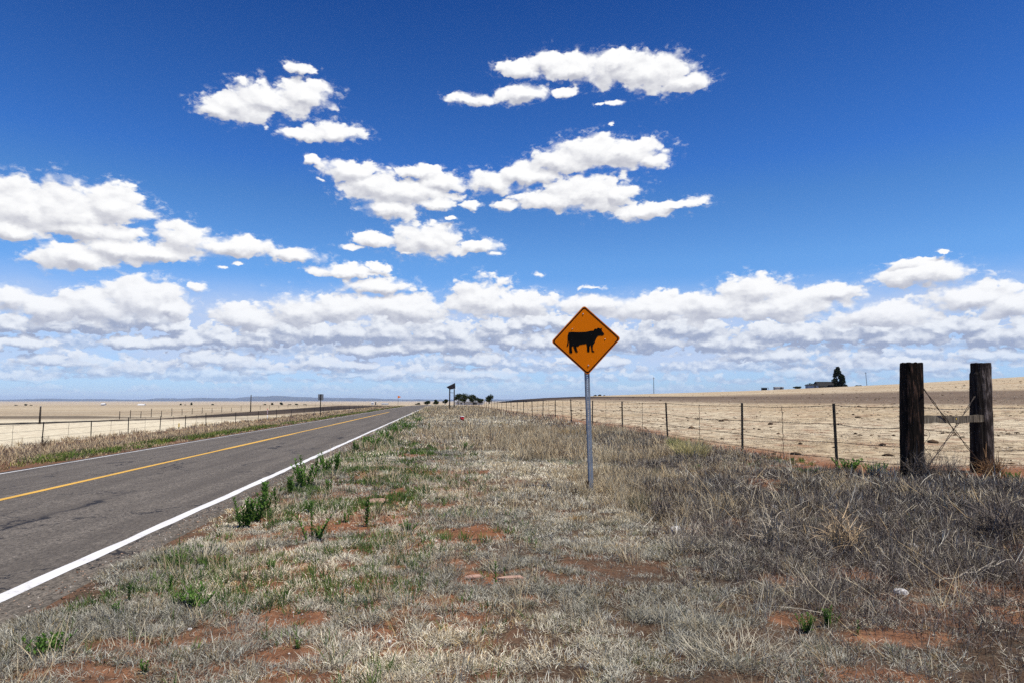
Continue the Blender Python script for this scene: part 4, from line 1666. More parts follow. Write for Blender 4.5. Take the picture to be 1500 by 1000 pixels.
mp1 = P1.y / CP / 1000.0
mp2 = P2.y / CP / 1000.0
log_post("wooden_post", "thick square charred wooden post, left one of the pair at the fence corner", P1, 28.5 * mp1, 0.32, (703 - 534) * mp1, M_WOOD1, (0.044, 0), 3)
log_post("wooden_post", "leaning split grey-brown wooden post, right one of the pair at the fence corner", P2, 29.5 * mp2, 0.34, (690 - 534) * mp2, M_WOOD2, (0.036, 0), 9, 2.6, 0.90,
         notch=lambda a, f: 1 - 0.10 * math.exp(-((a - 4.4) / 0.18) ** 2) - (0.10 if (f > 0.93 and 2.0 < a < 4.2) else 0))


def brace():
    a = Vector((P1.x + 0.17, P1.y - 0.10, P1.z + (703 - 616) * mp1))
    b = Vector((P2.x - 0.06, P2.y - 0.20, P2.z + (690 - 614) * mp2))
    d = b - a
    m = MB()
    L = d.length
    vs, n = [], 12
    for i in range(n + 1):
        f = i / n
        w = 0.070 + 0.006 * math.sin(i * 1.9)
        for (yy, zz) in ((-0.022, -w), (0.022, -w), (0.022, w), (-0.022, w)):
            vs.append((L * f, yy, zz + 0.01 * math.sin(i * 0.7)))
    fs = [(0, 1, 2, 3)[::-1], tuple(n * 4 + k for k in range(4))]
    for i in range(n):
        for k in range(4):
            fs.append((i * 4 + k, i * 4 + (k + 1) % 4, (i + 1) * 4 + (k + 1) % 4, (i + 1) * 4 + k))
    rail = link_mesh("brace_rail", vs, [f[::-1] for f in fs], M_BOARD)
    rail.location = a
    rail.rotation_euler = (0, -math.atan2(d.z, math.hypot(d.x, d.y)), math.atan2(d.y, d.x))
    tag(rail, "weathered grey board nailed across between the two wooden posts", "board")
    kn = MB()
    kn.tube([(L * 0.52, -0.020, 0.005), (L * 0.52, -0.0255, 0.005)], [0.022, 0.016], 10)
    kn.build("knot", M_YEL, rail)

    def twisted(p0, p1, label):
        mb = MB()
        dd = p1 - p0
        side = Vector((0, 0, 1)).cross(dd).normalized()
        upv = dd.normalized().cross(side)
        for ph in (0, math.pi):
            pts = []
            for q in range(61):
                f = q / 60
                tw = f * 16 + ph
                g = 0.008 + 0.007 * math.sin(f * math.pi)
                sag = -0.03 * math.sin(math.pi * f)
                pts.append(p0 + dd * f + side * math.cos(tw) * g + upv * math.sin(tw) * g + Vector((0, 0, sag)))
            mb.tube([Vector(q) - p0 for q in pts], 0.0068, 5)
        o = mb.build("brace_wire", M_WIRE)
        o.location = p0
        tag(o, label, "wire", "crossed brace wires between the wooden posts")
    f1, f2 = P1 + Vector((0.0, -0.2, 0)), P2 + Vector((0, -0.20, 0))
    twisted(f1 + Vector((0.18, 0, (703 - 572) * mp1)), f2 + Vector((-0.16, 0, (690 - 677) * mp2)), "twisted brace wire sloping down to the right from the charred post")
    twisted(f1 + Vector((0.20, 0, (703 - 680) * mp1)), f2 + Vector((-0.20, 0, (690 - 582) * mp2)), "twisted brace wire sloping up to the right to the split post")


brace()


def left_fence():
    T0 = -21.6
    root = empty("wire_fence", (0, 0, 0), 0, "barbed wire fence on thin dark posts beyond the left roadside growth", "fence")
    pos = []
    pxs = [65, 136, 190, 236, 273, 303]
    s_list = [line_s(p, T0) for p in pxs]
    d0 = s_list[1] - s_list[0]
    s_list = [s_list[0] - d0] + s_list
    dl = 9.2
    while s_list[-1] < 235:
        s_list.append(s_list[-1] + dl)
    for s in s_list:
        x, y = xy(s, T0)
        pos.append(Vector((x, y, z1(x, y))))
    root.location = pos[1]
    o = root.location
    for i, p in enumerate(pos):
        tpost(root, p - o, 1.22 + 0.05 * math.sin(i * 2.3), (0.03 * math.sin(i * 1.9), 0.0), 0.038)
    for h in (1.15, 0.80, 0.45, 0.15):
        wire_run(root, [p + Vector((0, 0, h)) - o for p in pos], 0.006)
    for i in range(min(12, len(pos) - 1)):
        a = pos[i].lerp(pos[i + 1], 0.5) - o
        m = MB()
        m.tube([a + Vector((0.01 * math.sin(q * 2), 0, 0.05 + 1.12 * q / 8)) for q in range(9)], 0.009, 4)
        m.build("stay", M_WIRE, root)
    # second, farther fence behind the painted cloud shadow strip
    a, b = G(175, 613.5), G(575, 589.2)
    n = 30
    root = empty("wire_fence", a, 0, "far low fence of thin posts behind the painted black cloud-shadow strip on the left", "fence")
    prev = None
    line = []
    for i in range(n):
        f = i / (n - 1)
        u = 1 / ((1 - f) / a.length + f / b.length)
        w_ = (u - a.length) / (b.length - a.length)
        p = a.lerp(b, w_)
        p.z = z1(p.x, p.y)
        line.append(p)
        m = MB()
        hh = 1.15 + 0.2 * math.sin(i * 2.7)
        m.tube([(0, 0, -0.2), (0.03 * math.sin(i), 0, hh)], [0.06, 0.05], 6)
        q = m.build("post", M_POLE, root)
        q.location = p - a
    wire_run(root, [p + Vector((0, 0, 1.0)) - a for p in line], 0.012)
    wire_run(root, [p + Vector((0, 0, 0.55)) - a for p in line], 0.012)


left_fence()


# ------------------------------------------------------------------ poles, signs and markers
def pole(name, label, P, h, r, arm=False, group=None, cat="pole"):
    root = empty(name, P, 0, label, cat, group)
    m = MB()
    m.tube([(0, 0, -0.3), (0, 0, h * 0.5), (0.01, 0, h)], [r, r * 0.9, r * 0.75], 8)
    m.build("shaft", M_POLE, root, True)
    if arm:
        m = MB()
        m.box((0, -r - 0.04, h * 0.93), (h * 0.12, 0.09, 0.12))
        m.build("crossarm", M_POLE, root)
        for s_ in (-1, 1):
            m = MB()
            m.tube([(s_ * h * 0.05, -r - 0.04, h * 0.93 + 0.06), (s_ * h * 0.05, -r - 0.04, h * 0.93 + 0.22)], [0.05, 0.03], 6)
            m.build("insulator", M_GALV, root)
    else:
        m = MB()
        m.tube([(0.01, 0, h), (0.01, 0, h + 0.04)], [r * 0.8, r * 0.6], 8)
        m.build("cap", M_GALV, root)
    return root


def pole_px(name, label, px, ytop, ybase, r, arm=False, cat="pole"):
    P = G(px, ybase)
    h = (ybase - ytop) * P.y / CP / 1000.0
    return pole(name, label, P, h, r, arm, None, cat)


pole_px("wooden_pole", "short dark wooden pole in the pale left field near the picture edge", 58, 595, 620, 0.11)
pole_px("wooden_pole", "tall slim dark pole standing beside the painted cloud-shadow strip on the left", 367, 578, 603, 0.13)
pr = at(958, 405)
pole("utility_pole", "lone utility pole on the skyline right of the cattle sign", pr, 24 * 0.405, 0.17, True, None, "utility pole")
pr = at(1271, 408)
pole("utility_pole", "utility pole leaning slightly beside the dark farm tree", pr, 23.5 * 0.408, 0.16, True, None, "utility pole").rotation_euler = (0, R(-3), 0)


def back_sign():
    P = G(469, 611)
    k = P.y / CP / 1000.0
    root = empty("road_sign", P, 0, "rectangular road sign seen from its grey back on a dark post left of the road", "road sign")
    m = MB()
    h = (611 - 577) * k
    m.box((0, 0, h / 2 - 0.15), (0.11, 0.05, h + 0.3))
    m.box((0, 0.035, h / 2 - 0.15), (0.03, 0.03, h + 0.298))
    m.build("post", M_TPOST, root)
    m = MB()
    w, hh = 8.0 * k, 9.0 * k
    r = 0.05
    poly = []
    for (cx, cz, a0) in ((w / 2 - r, hh / 2 - r, 0), (-w / 2 + r, hh / 2 - r, 90), (-w / 2 + r, -hh / 2 + r, 180), (w / 2 - r, -hh / 2 + r, 270)):
        for q in range(4):
            a = R(a0 + 30 * q)
            poly.append((cx + r * math.cos(a), cz + r * math.sin(a)))
    m.prism(poly[::-1], 0.052, 0.056)
    o = m.build("sign_plate", M_ALU, root)
    o.location = (0, 0, h - hh / 2)


back_sign()


def marker():
    P = G(391.5, 614.5)
    k = P.y / CP / 1000.0
    root = empty("marker_post", P, 0, "slim white roadside marker post with red upper half on the left", "marker post")
    h = 16.5 * k
    m = MB()
    m.tube([(0, 0, -0.1), (0, 0, h * 0.45)], 0.055, 8)
    m.build("shaft", M_WHT, root, True)
    m = MB()
    m.tube([(0, 0, h * 0.45), (0, 0, h * 0.98), (0, 0, h)], [0.055, 0.055, 0.03], 8)
    m.build("red_sleeve", M_RED, root, True)
    m = MB()
    m.box((0.03, -0.056, h * 0.72), (0.06, 0.012, h * 0.42))
    m.build("reflector", M_WHT, root)
    P = G(262, 627)
    k = P.y / CP / 1000.0
    root = empty("marker_post", P, 0, "small stubby yellow marker post in the left roadside growth", "marker post")
    m = MB()
    m.tube([(0, 0, -0.1), (0, 0, 7 * k)], 0.05, 8)
    m.build("shaft", M_TPOST, root, True)
    m = MB()
    m.box((0.02, -0.05, 5 * k), (0.10, 0.02, 5.5 * k))
    m.build("plate", M_YEL, root)


marker()


def pennant():
    P = at(585, 262)
    k = 0.262 / CP
    root = empty("pennant_sign", P, 0, "small orange pennant sign pointing right at the far end of the road", "road sign")
    zc = H + (586 - 580.8) * k - P.z
    m = MB()
    m.tube([(-0.5, 0.03, -0.2), (-0.5, 0.03, zc + 0.5)], 0.05, 6)
    m.build("post", M_TPOST, root)
    m = MB()
    m.prism([(-0.62, 0.52), (-0.62, -0.52), (0.72, 0.0)], -0.02, 0.0)
    o = m.build("sign_plate", M_ORANGE, root)
    o.location = (0, 0, zc)


pennant()


def solar():
    a, b = G(658.6, 599.6), G(665.2, 598.2)
    k = a.y / CP / 1000.0
    root = empty("panel_stand", a, 0, "tilted dark panel on two tall posts beside the road ahead", "panel stand")
    d = b - a
    h1, h2 = (599.6 - 569) * k, (598.2 - 566) * k
    m = MB()
    m.tube([(0, 0, -0.2), (0, 0, h1)], 0.10, 8)
    m.build("post", M_POLE, root)
    m = MB()
    m.tube([(d.x, d.y, -0.2), (d.x, d.y, d.z + h2)], 0.10, 8)
    m.build("post", M_POLE, root)
    # panel: a tilted slab whose low corner points left
    def q(px, py, dy):
        return Vector(((px - 658.6) * k, dy, (599.6 - py) * k))
    c4 = [q(654.2, 567, -0.45), q(666.3, 560.8, 0.15), q(666.3, 568.6, 0.75), q(658.6, 570.2, 0.25)]
    nrm = (c4[1] - c4[0]).cross(c4[3] - c4[0]).normalized()
    vs = [p for p in c4] + [p + nrm * 0.08 for p in c4]
    link_mesh("panel", vs, [(0, 1, 2, 3), (7, 6, 5, 4), (0, 4, 5, 1), (1, 5, 6, 2), (2, 6, 7, 3), (3, 7, 4, 0)], M_SOLAR, root)
    m = MB()
    m.tube([(0, 0, h1 * 0.82), (d.x, d.y, d.z + h2 * 0.80)], 0.04, 6)
    m.build("strut", M_POLE, root)


solar()


# ------------------------------------------------------------------ trees
def tree(name, label, P, h, w, mat, nleaf, leaf, clumps, group=None, trunk=0.25, seed=1, cat="tree"):
    r = np.random.default_rng(seed)
    root = empty(name, P, 0, label, cat, group)
    m = MB()
    th = h * 0.62
    m.tube([(0, 0, -0.3), (0.02 * h * r.normal(), 0, th * 0.5), (0.03 * h * r.normal(), 0, th)], [trunk, trunk * 0.7, trunk * 0.3], 7)
    for c in clumps[:7]:
        m.tube([(0, 0, th * r.uniform(0.25, 0.7)), (c[0] * w * 0.5, c[1] * w * 0.5, c[2] * h)], [trunk * 0.4, trunk * 0.12], 5)
    m.build("trunk", M_POLE, root, True)
    k = r.integers(0, len(clumps), nleaf)
    cc = np.array(clumps)[k]
    d = r.normal(size=(nleaf, 3))
    d /= np.linalg.norm(d, axis=1)[:, None]
    rr = r.random(nleaf) ** 0.45
    c = np.stack([cc[:, 0] * w / 2, cc[:, 1] * w / 2, cc[:, 2] * h], 1) + d * (rr * cc[:, 3])[:, None] * np.array([w / 2, w / 2, h * 0.42])
    a = r.normal(size=(nleaf, 3))
    a /= np.linalg.norm(a, axis=1)[:, None]
    b = np.cross(a, r.normal(size=(nleaf, 3)))
    b /= np.linalg.norm(b, axis=1)[:, None]
    L = leaf * r.uniform(0.6, 1.4, (nleaf, 1))
    V = np.stack([c - a * L, c - b * L * 0.45, c + a * L, c + b * L * 0.45], 1).reshape(-1, 3)
    V[:, 2] = np.maximum(V[:, 2], 0.03)
    Q = np.arange(nleaf * 4).reshape(-1, 4)
    o = mesh_np("crown", V, Q, None, mat)
    o.parent = root
    return root


def round_clumps(n, seed, zlo=0.45, zhi=0.85, spread=0.6, r0=0.32, r1=0.5):
    r = np.random.default_rng(seed)
    out = []
    for _ in range(n):
        a = r.uniform(0, 6.28)
        q = math.sqrt(r.random()) * spread
        out.append((q * math.cos(a), q * math.sin(a), r.uniform(zlo, zhi) - 0.12 * q, r.uniform(r0, r1)))
    return out


def conifer_clumps(seed):
    r = np.random.default_rng(seed)
    out = []
    for i in range(26):
        f = i / 25
        q = (0.72 * (1 - abs(f - 0.35) / 0.75)) * r.uniform(0.3, 1.0)
        a = r.uniform(0, 6.28)
        out.append((q * math.cos(a) + 0.06, q * math.sin(a), 0.10 + 0.82 * f, 0.34 - 0.12 * f))
    return out


PF = at(1228, 404)
tree("farm_tree", "tall dark shaggy tree rising above the farmhouse roof on the right", PF + Vector((0, 0, -0.4)), 13.4, 10.6, M_LEAFC, 5200, 0.46, conifer_clumps(5), None, 0.35, 5)

for (px, D, h, w, label, seed) in (
        (671, 300, 5.4, 5.6, "round dark roadside tree right behind the panel stand", 21),
        (681, 310, 5.6, 6.4, "broad dark tree, second in the clump behind the panel stand", 22),
        (693, 320, 5.4, 5.6, "dark tree in the middle of the clump ahead beside a white house", 23),
        (703, 330, 3.6, 5.0, "low dark bushy tree between the clump and the lone right one", 24),
        (717, 330, 4.9, 5.2, "rounded dark tree standing at the right end of the clump ahead", 25),
        (626, 420, 3.4, 5.0, "low dark tree at the end of the road, left in a small pair", 26),
        (638, 420, 4.0, 4.6, "taller dark tree at the end of the road, right in a small pair", 27),
        (652, 330, 2.8, 3.0, "small dark shrub just left of the panel stand posts", 28)):
    P = at(px, D)
    P.z = min(P.z, H - D * 0.0045)
    tree("roadside_tree", label, P, h, w, M_LEAFT, 900, 0.30, round_clumps(11, seed, 0.36, 0.80, 0.55), "trees at the end of the road", 0.22, seed)

FAR_TREES = [  # px, D, height, width, label
    (24, 1500, 4.5, 9, "faint dark bush on the far left skyline, leftmost of three"),
    (38, 1500, 7, 9, "dark rounded tree on the far left skyline, middle of three"),
    (46, 1500, 4.5, 6, "small dark bush on the far left skyline, right of three"),
    (265, 1400, 6, 6, "dark far tree with a low neighbour on its right, left field skyline"),
    (272, 1400, 4, 7, "low dark far bush between two taller trees on the left skyline"),
    (281, 1400, 9, 6, "tallest dark far tree of the row on the left skyline"),
    (312, 1400, 6.5, 9, "spreading far tree standing alone on the left skyline"),
    (388, 1100, 4, 6, "low far bush just right of the tall slim pole"),
    (399, 1100, 5.5, 5, "dark pointed far tree between the slim pole and the back-facing sign"),
    (413, 1100, 6.5, 7, "rounded dark far tree left of the back-facing sign"),
    (424, 1100, 3.6, 7, "low far shrub halfway between round tree and back-facing sign"),
    (434, 1100, 4.2, 8, "broad low far shrub close left of the back-facing sign"),
    (445, 1100, 2.6, 10, "flat dark far thicket nearest the back-facing sign"),
    (612, 900, 4.0, 8, "low far thicket left of the trees at the end of the road"),
    (872, 480, 2.2, 3.4, "small far bush on the skyline just right of the sign post"),
    (879, 480, 2.5, 3.4, "rounded far bush second right of the sign post on the skyline"),
    (885, 480, 1.8, 2.6, "smallest far bush in the skyline row right of the sign post"),
    (1168, 408, 2.6, 6.0, "low dark bush on the skyline between trailer and farmhouse"),
    (1190, 412, 5.0, 7.0, "dark bush mound behind the left end of the farmhouse roof"),
    (1257, 408, 2.6, 6.0, "low dark bush right of the tall farm tree"),
    (1240, 405, 3.6, 3.4, "dark leaning shrub at the right foot of the tall farm tree"),
    (1316, 408, 2.0, 5.0, "low dark bush behind the left wooden post on the skyline")]
for i, (px, D, h, w, label) in enumerate(FAR_TREES):
    P = at(px, D)
    tree("far_tree" if h > 3.9 else "far_bush", label, P, h, w, M_LEAFT if px < 800 else M_LEAFC, 260, 0.5 if D < 600 else 0.9, round_clumps(6, 100 + i, 0.25, 0.75, 0.5, 0.4, 0.6), "far trees and bushes on the skyline", 0.18, 200 + i)


# ------------------------------------------------------------------ buildings
def house(name, label, P, w, d, h, roof_h, wall, roofm, windows=(), door=True, rz=0.0, over=0.4, cat="building"):
    root = empty(name, P, rz, label, cat)
    m = MB()
    m.prism([(-w / 2, -0.5), (w / 2, -0.5), (w / 2, h), (-w / 2, h)], -d / 2, d / 2)
    for sx in (-1, 1):
        m.add([(sx * w / 2, -d / 2, h), (sx * w / 2, d / 2, h), (sx * w / 2, 0, h + roof_h * 0.96)], [(0, 1, 2)])
    m.build("wall", wall, root)
    t = 0.15
    m = MB()
    W2, D2 = w / 2 + over, d / 2 + over
    e = h - roof_h * over / (d / 2)
    sec = [(-D2, e), (0, h + roof_h), (D2, e), (D2, e + t), (0, h + roof_h + t * 1.3), (-D2, e + t)]
    vs = [(-W2, y, z) for (y, z) in sec] + [(W2, y, z) for (y, z) in sec]
    fs = [(0, 1, 4, 5), (1, 2, 3, 4), (6, 11, 10, 7), (7, 10, 9, 8)]
    fs += [(i, i + 6, (i + 1) % 6 + 6, (i + 1) % 6) for i in range(6)]
    m.add(vs, fs)
    m.build("roof", roofm, root)
    for (x, z, ww, hh) in windows:
        q = MB()
        q.box((x, -d / 2 - 0.03, z), (ww, 0.06, hh))
        fr = q.build("window", M_WALLW, root)
        q = MB()
        q.box((x, -d / 2 - 0.065, z), (ww - 0.2, 0.02, hh - 0.2))
        q.build("pane", M_GLASS, fr)
    if door:
        q = MB()
        q.box((w * 0.18, -d / 2 - 0.03, 1.0), (0.95, 0.06, 2.0))
        q.build("door", M_WALLD, root)
    return root


house("farmhouse", "dark low farmhouse with gabled roof under the tall tree on the right", at(1213, 412, -0.3), 14.5, 8, 2.3, 2.6, M_WALLD, M_ROOF, ((-3.5, 1.4, 1.6, 1.1), (0.5, 1.4, 1.8, 1.1)), True, R(4))
house("shed", "pale blue-grey shed adjoining the left end of the farmhouse", at(1190, 402), 6.0, 4, 2.3, 0.4, M_WALLB, M_ROOF, ((1.2, 1.4, 1.0, 0.9),), True)
house("trailer", "grey low trailer on the right skyline left of the farm bushes", at(1141, 405), 5.0, 3, 1.7, 0.25, M_ROOFG, M_ROOFG, ((1.4, 1.1, 1.0, 0.6),), True, 0, 0.15)


def open_shed():
    P = at(1121, 405)
    root = empty("open_shed", P, 0, "small dark open sided shed leftmost of the buildings on the right skyline", "shed")
    m = MB()
    m.box((0, 0, 1.75), (3.8, 2.6, 0.16), Matrix.Rotation(R(3), 3, 'X'))
    m.build("roof", M_ROOF, root)
    for sx in (-1, 1):
        for sy in (-1, 1):
            m = MB()
            m.tube([(sx * 1.7, sy * 1.1, -0.3), (sx * 1.7, sy * 1.1, 1.68)], 0.08, 6)
            m.build("post", M_POLE, root)
    m = MB()
    m.box((0, 1.15, 0.75), (3.3, 0.08, 1.7))
    m.build("back_wall", M_WALLD, root)


open_shed()


def farm_gate():
    P = at(1289, 404)
    root = empty("farm_gate", P, 0, "thin metal pipe gate on the skyline right of the leaning utility pole", "gate")
    for q, x in enumerate((-2.8, 2.8)):
        m = MB()
        m.tube([(x, 0, -0.3), (x, 0, 1.5)], 0.09, 6)
        m.build("post", M_POLE, root)
    m = MB()
    for z in (0.35, 0.75, 1.15, 1.4):
        m.tube([(-2.75, 0, z), (2.75, 0, z)], 0.035, 5)
    for x in (-2.6, 0, 2.6):
        m.tube([(x, 0, 0.35), (x, 0, 1.4)], 0.035, 5)
    m.build("bars", M_GALV, root)


farm_gate()

house("white_house", "small white house partly hidden behind the dark tree clump ahead", at(688, 345) - Vector((0, 0, 0.5)), 14, 6, 2.0, 1.2, M_WALLW, M_ROOFG, ((-4, 1.1, 1.2, 0.9), (3.5, 1.1, 1.2, 0.9)), True)
house("far_barn", "white low far barn roof on the left skyline", at(208, 1500), 14, 10, 2.6, 2.6, M_WALLW, M_WALLW, ((-3, 1.5, 2, 1.2),), True)
house("far_shed", "tiny white far shed low in the pale left field", at(152, 640), 3.0, 3.0, 1.4, 0.8, M_WALLW, M_WALLW, ((0.6, 0.8, 0.7, 0.6),), False)
house("far_house", "long low white far house left of the orange pennant sign", at(564, 1300), 12, 8, 3.0, 2.0, M_WALLW, M_ROOFG, ((-3, 1.5, 2, 1.2), (3, 1.5, 2, 1.2)), True)
house("far_house", "square white far building standing beside a dark silo", at(546, 1500), 5.0, 6, 6.5, 1.0, M_WALLW, M_WALLW, ((0.8, 4.5, 1.2, 1.6),), True)


def silo():
    P = at(550.3, 1480)
    root = empty("silo", P, 0, "dark upright far silo beside the square white building", "silo")
    m = MB()
    m.tube([(0, 0, -0.5), (0, 0, 7.2)], 1.3, 14)
    m.build("wall", M_WALLD, root, True)
    m = MB()
    m.tube([(0, 0, 7.2), (0, 0, 7.6), (0, 0, 8.3)], [1.4, 1.1, 0.15], 14)
    m.build("roof", M_WALLD, root, True)


silo()


# ------------------------------------------------------------------ weeds by the road
def make_weed(seed, stems, h, spread, leaf_l, leaf_w, name="weed"):
    r = random.Random(seed)
    root = empty(name, (0, 0, 0))
    ms, ml = MB(), MB()
    for i in range(stems):
        a = r.uniform(0, 6.28)
        q = spread * math.sqrt(r.random())
        hh = h * r.uniform(0.6, 1.0)
        ln = Vector((math.cos(a), math.sin(a), 0)) * q
        pts = [ln * 0.35 * 1.0 + ln * 0.65 * f ** 1.4 + Vector((0, 0, hh * f - 0.02)) for f in (0, .25, .5, .75, 1)]
        ms.tube(pts, [0.0055, 0.005, 0.0045, 0.0035, 0.002], 5)
        n = int(hh / 0.0105)
        for k in range(n):
            f = 0.12 + 0.88 * (k + r.random() * 0.6) / n
            j = min(3, int(f * 4))
            p = pts[j].lerp(pts[j + 1], min(1, f * 4 - j))
            wa = k * 2.4 + r.uniform(-0.4, 0.4)
            up = r.uniform(0.35, 1.0) + 0.5 * f
            d = Vector((math.cos(wa), math.sin(wa), up)).normalized()
            L = leaf_l * r.uniform(0.7, 1.2) * (1.1 - 0.45 * f)
            s = d.cross(Vector((0, 0, 1))).normalized()
            w = leaf_w * r.uniform(0.8, 1.2)
            nn = s.cross(d).normalized()
            m1, m2, tip = p + d * L * 0.35 + nn * L * 0.05, p + d * L * 0.7 + nn * L * 0.02, p + d * L - nn * L * 0.12
            ml.add([p, m1 - s * w, m1 - nn * w * 0.3, m1 + s * w, m2 - s * w * 0.75, m2 - nn * w * 0.25, m2 + s * w * 0.75, tip],
                   [(0, 2, 1), (0, 3, 2), (1, 2, 5, 4), (2, 3, 6, 5), (4, 5, 7), (5, 6, 7)])
    ms.build("stem", M_WEEDS, root, True)
    ml.build("foliage", M_WEED, root)
    return root


def copy_tree(o):
    c = o.copy()
    COL.objects.link(c)
    for ch in o.children:
        k = ch.copy()
        COL.objects.link(k)
        k.parent = c
    return c


protos = {
    'bushy': [make_weed(1, 9, 0.32, 0.12, 0.065, 0.0095), make_weed(2, 11, 0.32, 0.15, 0.062, 0.009)],
    'tall': [make_weed(3, 3, 0.34, 0.05, 0.058, 0.009)],
    'single': [make_weed(4, 1, 0.30, 0.015, 0.048, 0.0085)],
    'fork': [make_weed(6, 4, 0.34, 0.24, 0.050, 0.009)],
    'low': [make_weed(7, 14, 0.16, 0.20, 0.060, 0.010)],
    'small': [make_weed(8, 4, 0.18, 0.07, 0.05, 0.008)],
}
used = set()
WEEDS = [
    (357, 772, 40, 'bushy', "leafy green weed clump nearest the camera beside the white road line"),
    (372, 764, 38, 'bushy', "leafy green weed right behind the nearest clump by the road line"),
    (390, 752, 44, 'bushy', "tall leafy green weed third along the white road line"),
    (405, 748, 34, 'tall', "slim green weed just right of the third roadside weed"),
    (424, 724, 26, 'bushy', "bushy green weed touching the white road line, mid verge edge"),
    (446, 713, 40, 'bushy', "tallest dark green weed cluster overlapping the white road line"),
    (461, 700, 32, 'tall', "upright green weed overlapping the road line behind the tall cluster"),
    (478, 690, 26, 'bushy', "wide green weed cluster, left half, right of the road line"),
    (493, 691, 26, 'bushy', "wide green weed cluster, right half, right of the road line"),
    (448, 752, 24, 'small', "small green weed inside the verge below the tallest cluster"),
    (484, 716, 18, 'small', "low green weed in dry grass right of the tallest cluster"),
    (458, 790, 46, 'fork', "forked green weed with two spreading stems on bare red soil"),
    (468, 788, 22, 'small', "little green weed at the foot of the forked one"),
    (507, 765, 18, 'small', "small green weed between the forked weed and the pink slab"),
    (537, 770, 42, 'tall', "tall upright green weed just left of the flat pink slab"),
    (557, 752, 16, 'small', "short green weed behind the pink slab"),
    (521, 661, 14, 'bushy', "small bushy green weed farther along the road line"),
    (547, 653, 14, 'low', "low spreading green weed beside the far road line"),
    (566, 643, 16, 'low', "green weed mat bordering the road, nearer of the far green row"),
    (582, 634, 18, 'low', "green weed mat bordering the road, in the middle of the far green row"),
    (598, 628, 18, 'low', "green weed mat bordering the road, thickest in the far green row"),
    (612, 618, 14, 'low', "green weed mat bordering the road, farthest in the far green row"),
    (628, 632, 14, 'tall', "lone upright green weed right of the far green row"),
    (627, 668, 8, 'low', "flat green weed on bare soil in the middle of the verge"),
    (685, 657, 9, 'low', "small dark green weed alone in the dry mown verge"),
    (725, 857, 42, 'single', "single tall green stalk rising beside the pinkish slab in the centre foreground"),
    (739, 847, 18, 'single', "short dark green stalk right of the single tall one"),
    (290, 888, 24, 'low', "broad dark green weed spreading low in grey grass at left foreground"),
    (258, 830, 22, 'small', "small bright green weed in grey grass near the lower road line"),
    (190, 880, 26, 'tall', "bright green upright weed left of the broad dark one"),
    (172, 900, 22, 'small', "green weed lower left of the bright upright one"),
    (247, 868, 20, 'tall', "thin green weed between the bright upright and the broad dark one"),
    (329, 836, 20, 'tall', "slender green weed up and right of the broad dark one"),
    (400, 836, 20, 'small', "thin green weed on the verge above the red soil patch"),
    (290, 808, 14, 'small', "tiny green weed close to the road shoulder gravel"),
    (214, 985, 22, 'small', "green weed at the bottom left of the verge"),
    (70, 958, 26, 'low', "dark green low weed at the far left bottom corner"),
    (600, 776, 12, 'low', "greyish green flat weed left of the large bare soil patch"),
    (435, 950, 16, 'small', "small green weed at lower left on red soil"),
    (1178, 700, 14, 'low', "green weed in dark brush below the nearest steel fence post"),
    (1240, 690, 18, 'low', "leafy green weed at the foot of the nearest steel fence post"),
    (1280, 694, 16, 'low', "leafy green weed between the steel fence post and the charred post"),
    (1295, 692, 14, 'bushy', "dark green weed close left of the charred wooden post"),
    (1182, 925, 20, 'bushy', "green weed clump in dead brush, lower right"),
    (1212, 918, 22, 'bushy', "brighter green weed clump next to another in dead brush, lower right"),
    (1257, 930, 22, 'single', "single green sprig on red soil, lower right"),
    (1488, 706, 14, 'low', "green weed at the right edge beyond the split post"),
]
for i, (px, py, hp, kind, label) in enumerate(WEEDS):
    P = G(px, py)
    k = P.y / CP / 1000.0
    src = protos[kind][i % len(protos[kind])]
    if src.name in used:
        o = copy_tree(src)
    else:
        o = src
        used.add(src.name)
    h0 = {'bushy': 0.32, 'tall': 0.34, 'single': 0.30, 'fork': 0.34, 'low': 0.16, 'small': 0.18}[kind]
    sc = max(0.45, min(2.4, (1.18 if kind == 'bushy' else 1.15) * hp * k / h0))
    o.location = P
    o.rotation_euler = (0, 0, random.uniform(0, 6.28))
    o.scale = (sc * random.uniform(0.9, 1.1), sc * random.uniform(0.9, 1.1), sc)
    tag(o, label, "weed", "green weeds on the verge")


# ------------------------------------------------------------------ clumps, tumbleweed, stones and litter
def clump(label, px, py, n, L0, L1, cols, w0, spread, tilt=0.3):
    P = G(px, py)
    x = np.full(1, P.x)
    y = np.full(1, P.y)
    v, q, t, c = tuft_blades(x, y, n, spread, L0, L1, w0, (tilt, 0.18), (0.45, 0.3), cols, wdist=0.0006)
    v = v - np.array([P.x, P.y, P.z])
    o = mesh_np("grass_clump", v, q, t, M_GRASS, c)
    o.location = P
    tag(o, label, "grass clump", "tall grass clumps by the fence")


YG = [(0.42, 0.37, 0.14, .5), (0.24, 0.27, 0.07, .3), (0.50, 0.44, 0.22, .2)]
GO = [(0.48, 0.33, 0.14, .6), (0.54, 0.42, 0.22, .4)]
clump("tall yellow-green grass clump at the fence right of the cattle sign", 1012, 671, 420, 0.40, 0.72, [(0.48, 0.42, 0.20, 1.0)], 0.007, 0.30, 0.35)
clump("shorter greener grass clump left of the tall yellow-green one", 990, 660, 200, 0.25, 0.50, [(0.20, 0.23, 0.07, 1.0)], 0.007, 0.22, 0.3)
clump("rounded golden grass clump behind the left side of the sign post", 843, 640, 420, 0.30, 0.55, [(0.50, 0.35, 0.16, 1.0)], 0.010, 0.45, 0.5)
clump("small orange-gold grass tuft in the mown verge left of the sign", 845, 763, 90, 0.08, 0.16, [(0.42, 0.26, 0.10, 1.0)], 0.004, 0.08, 0.5)
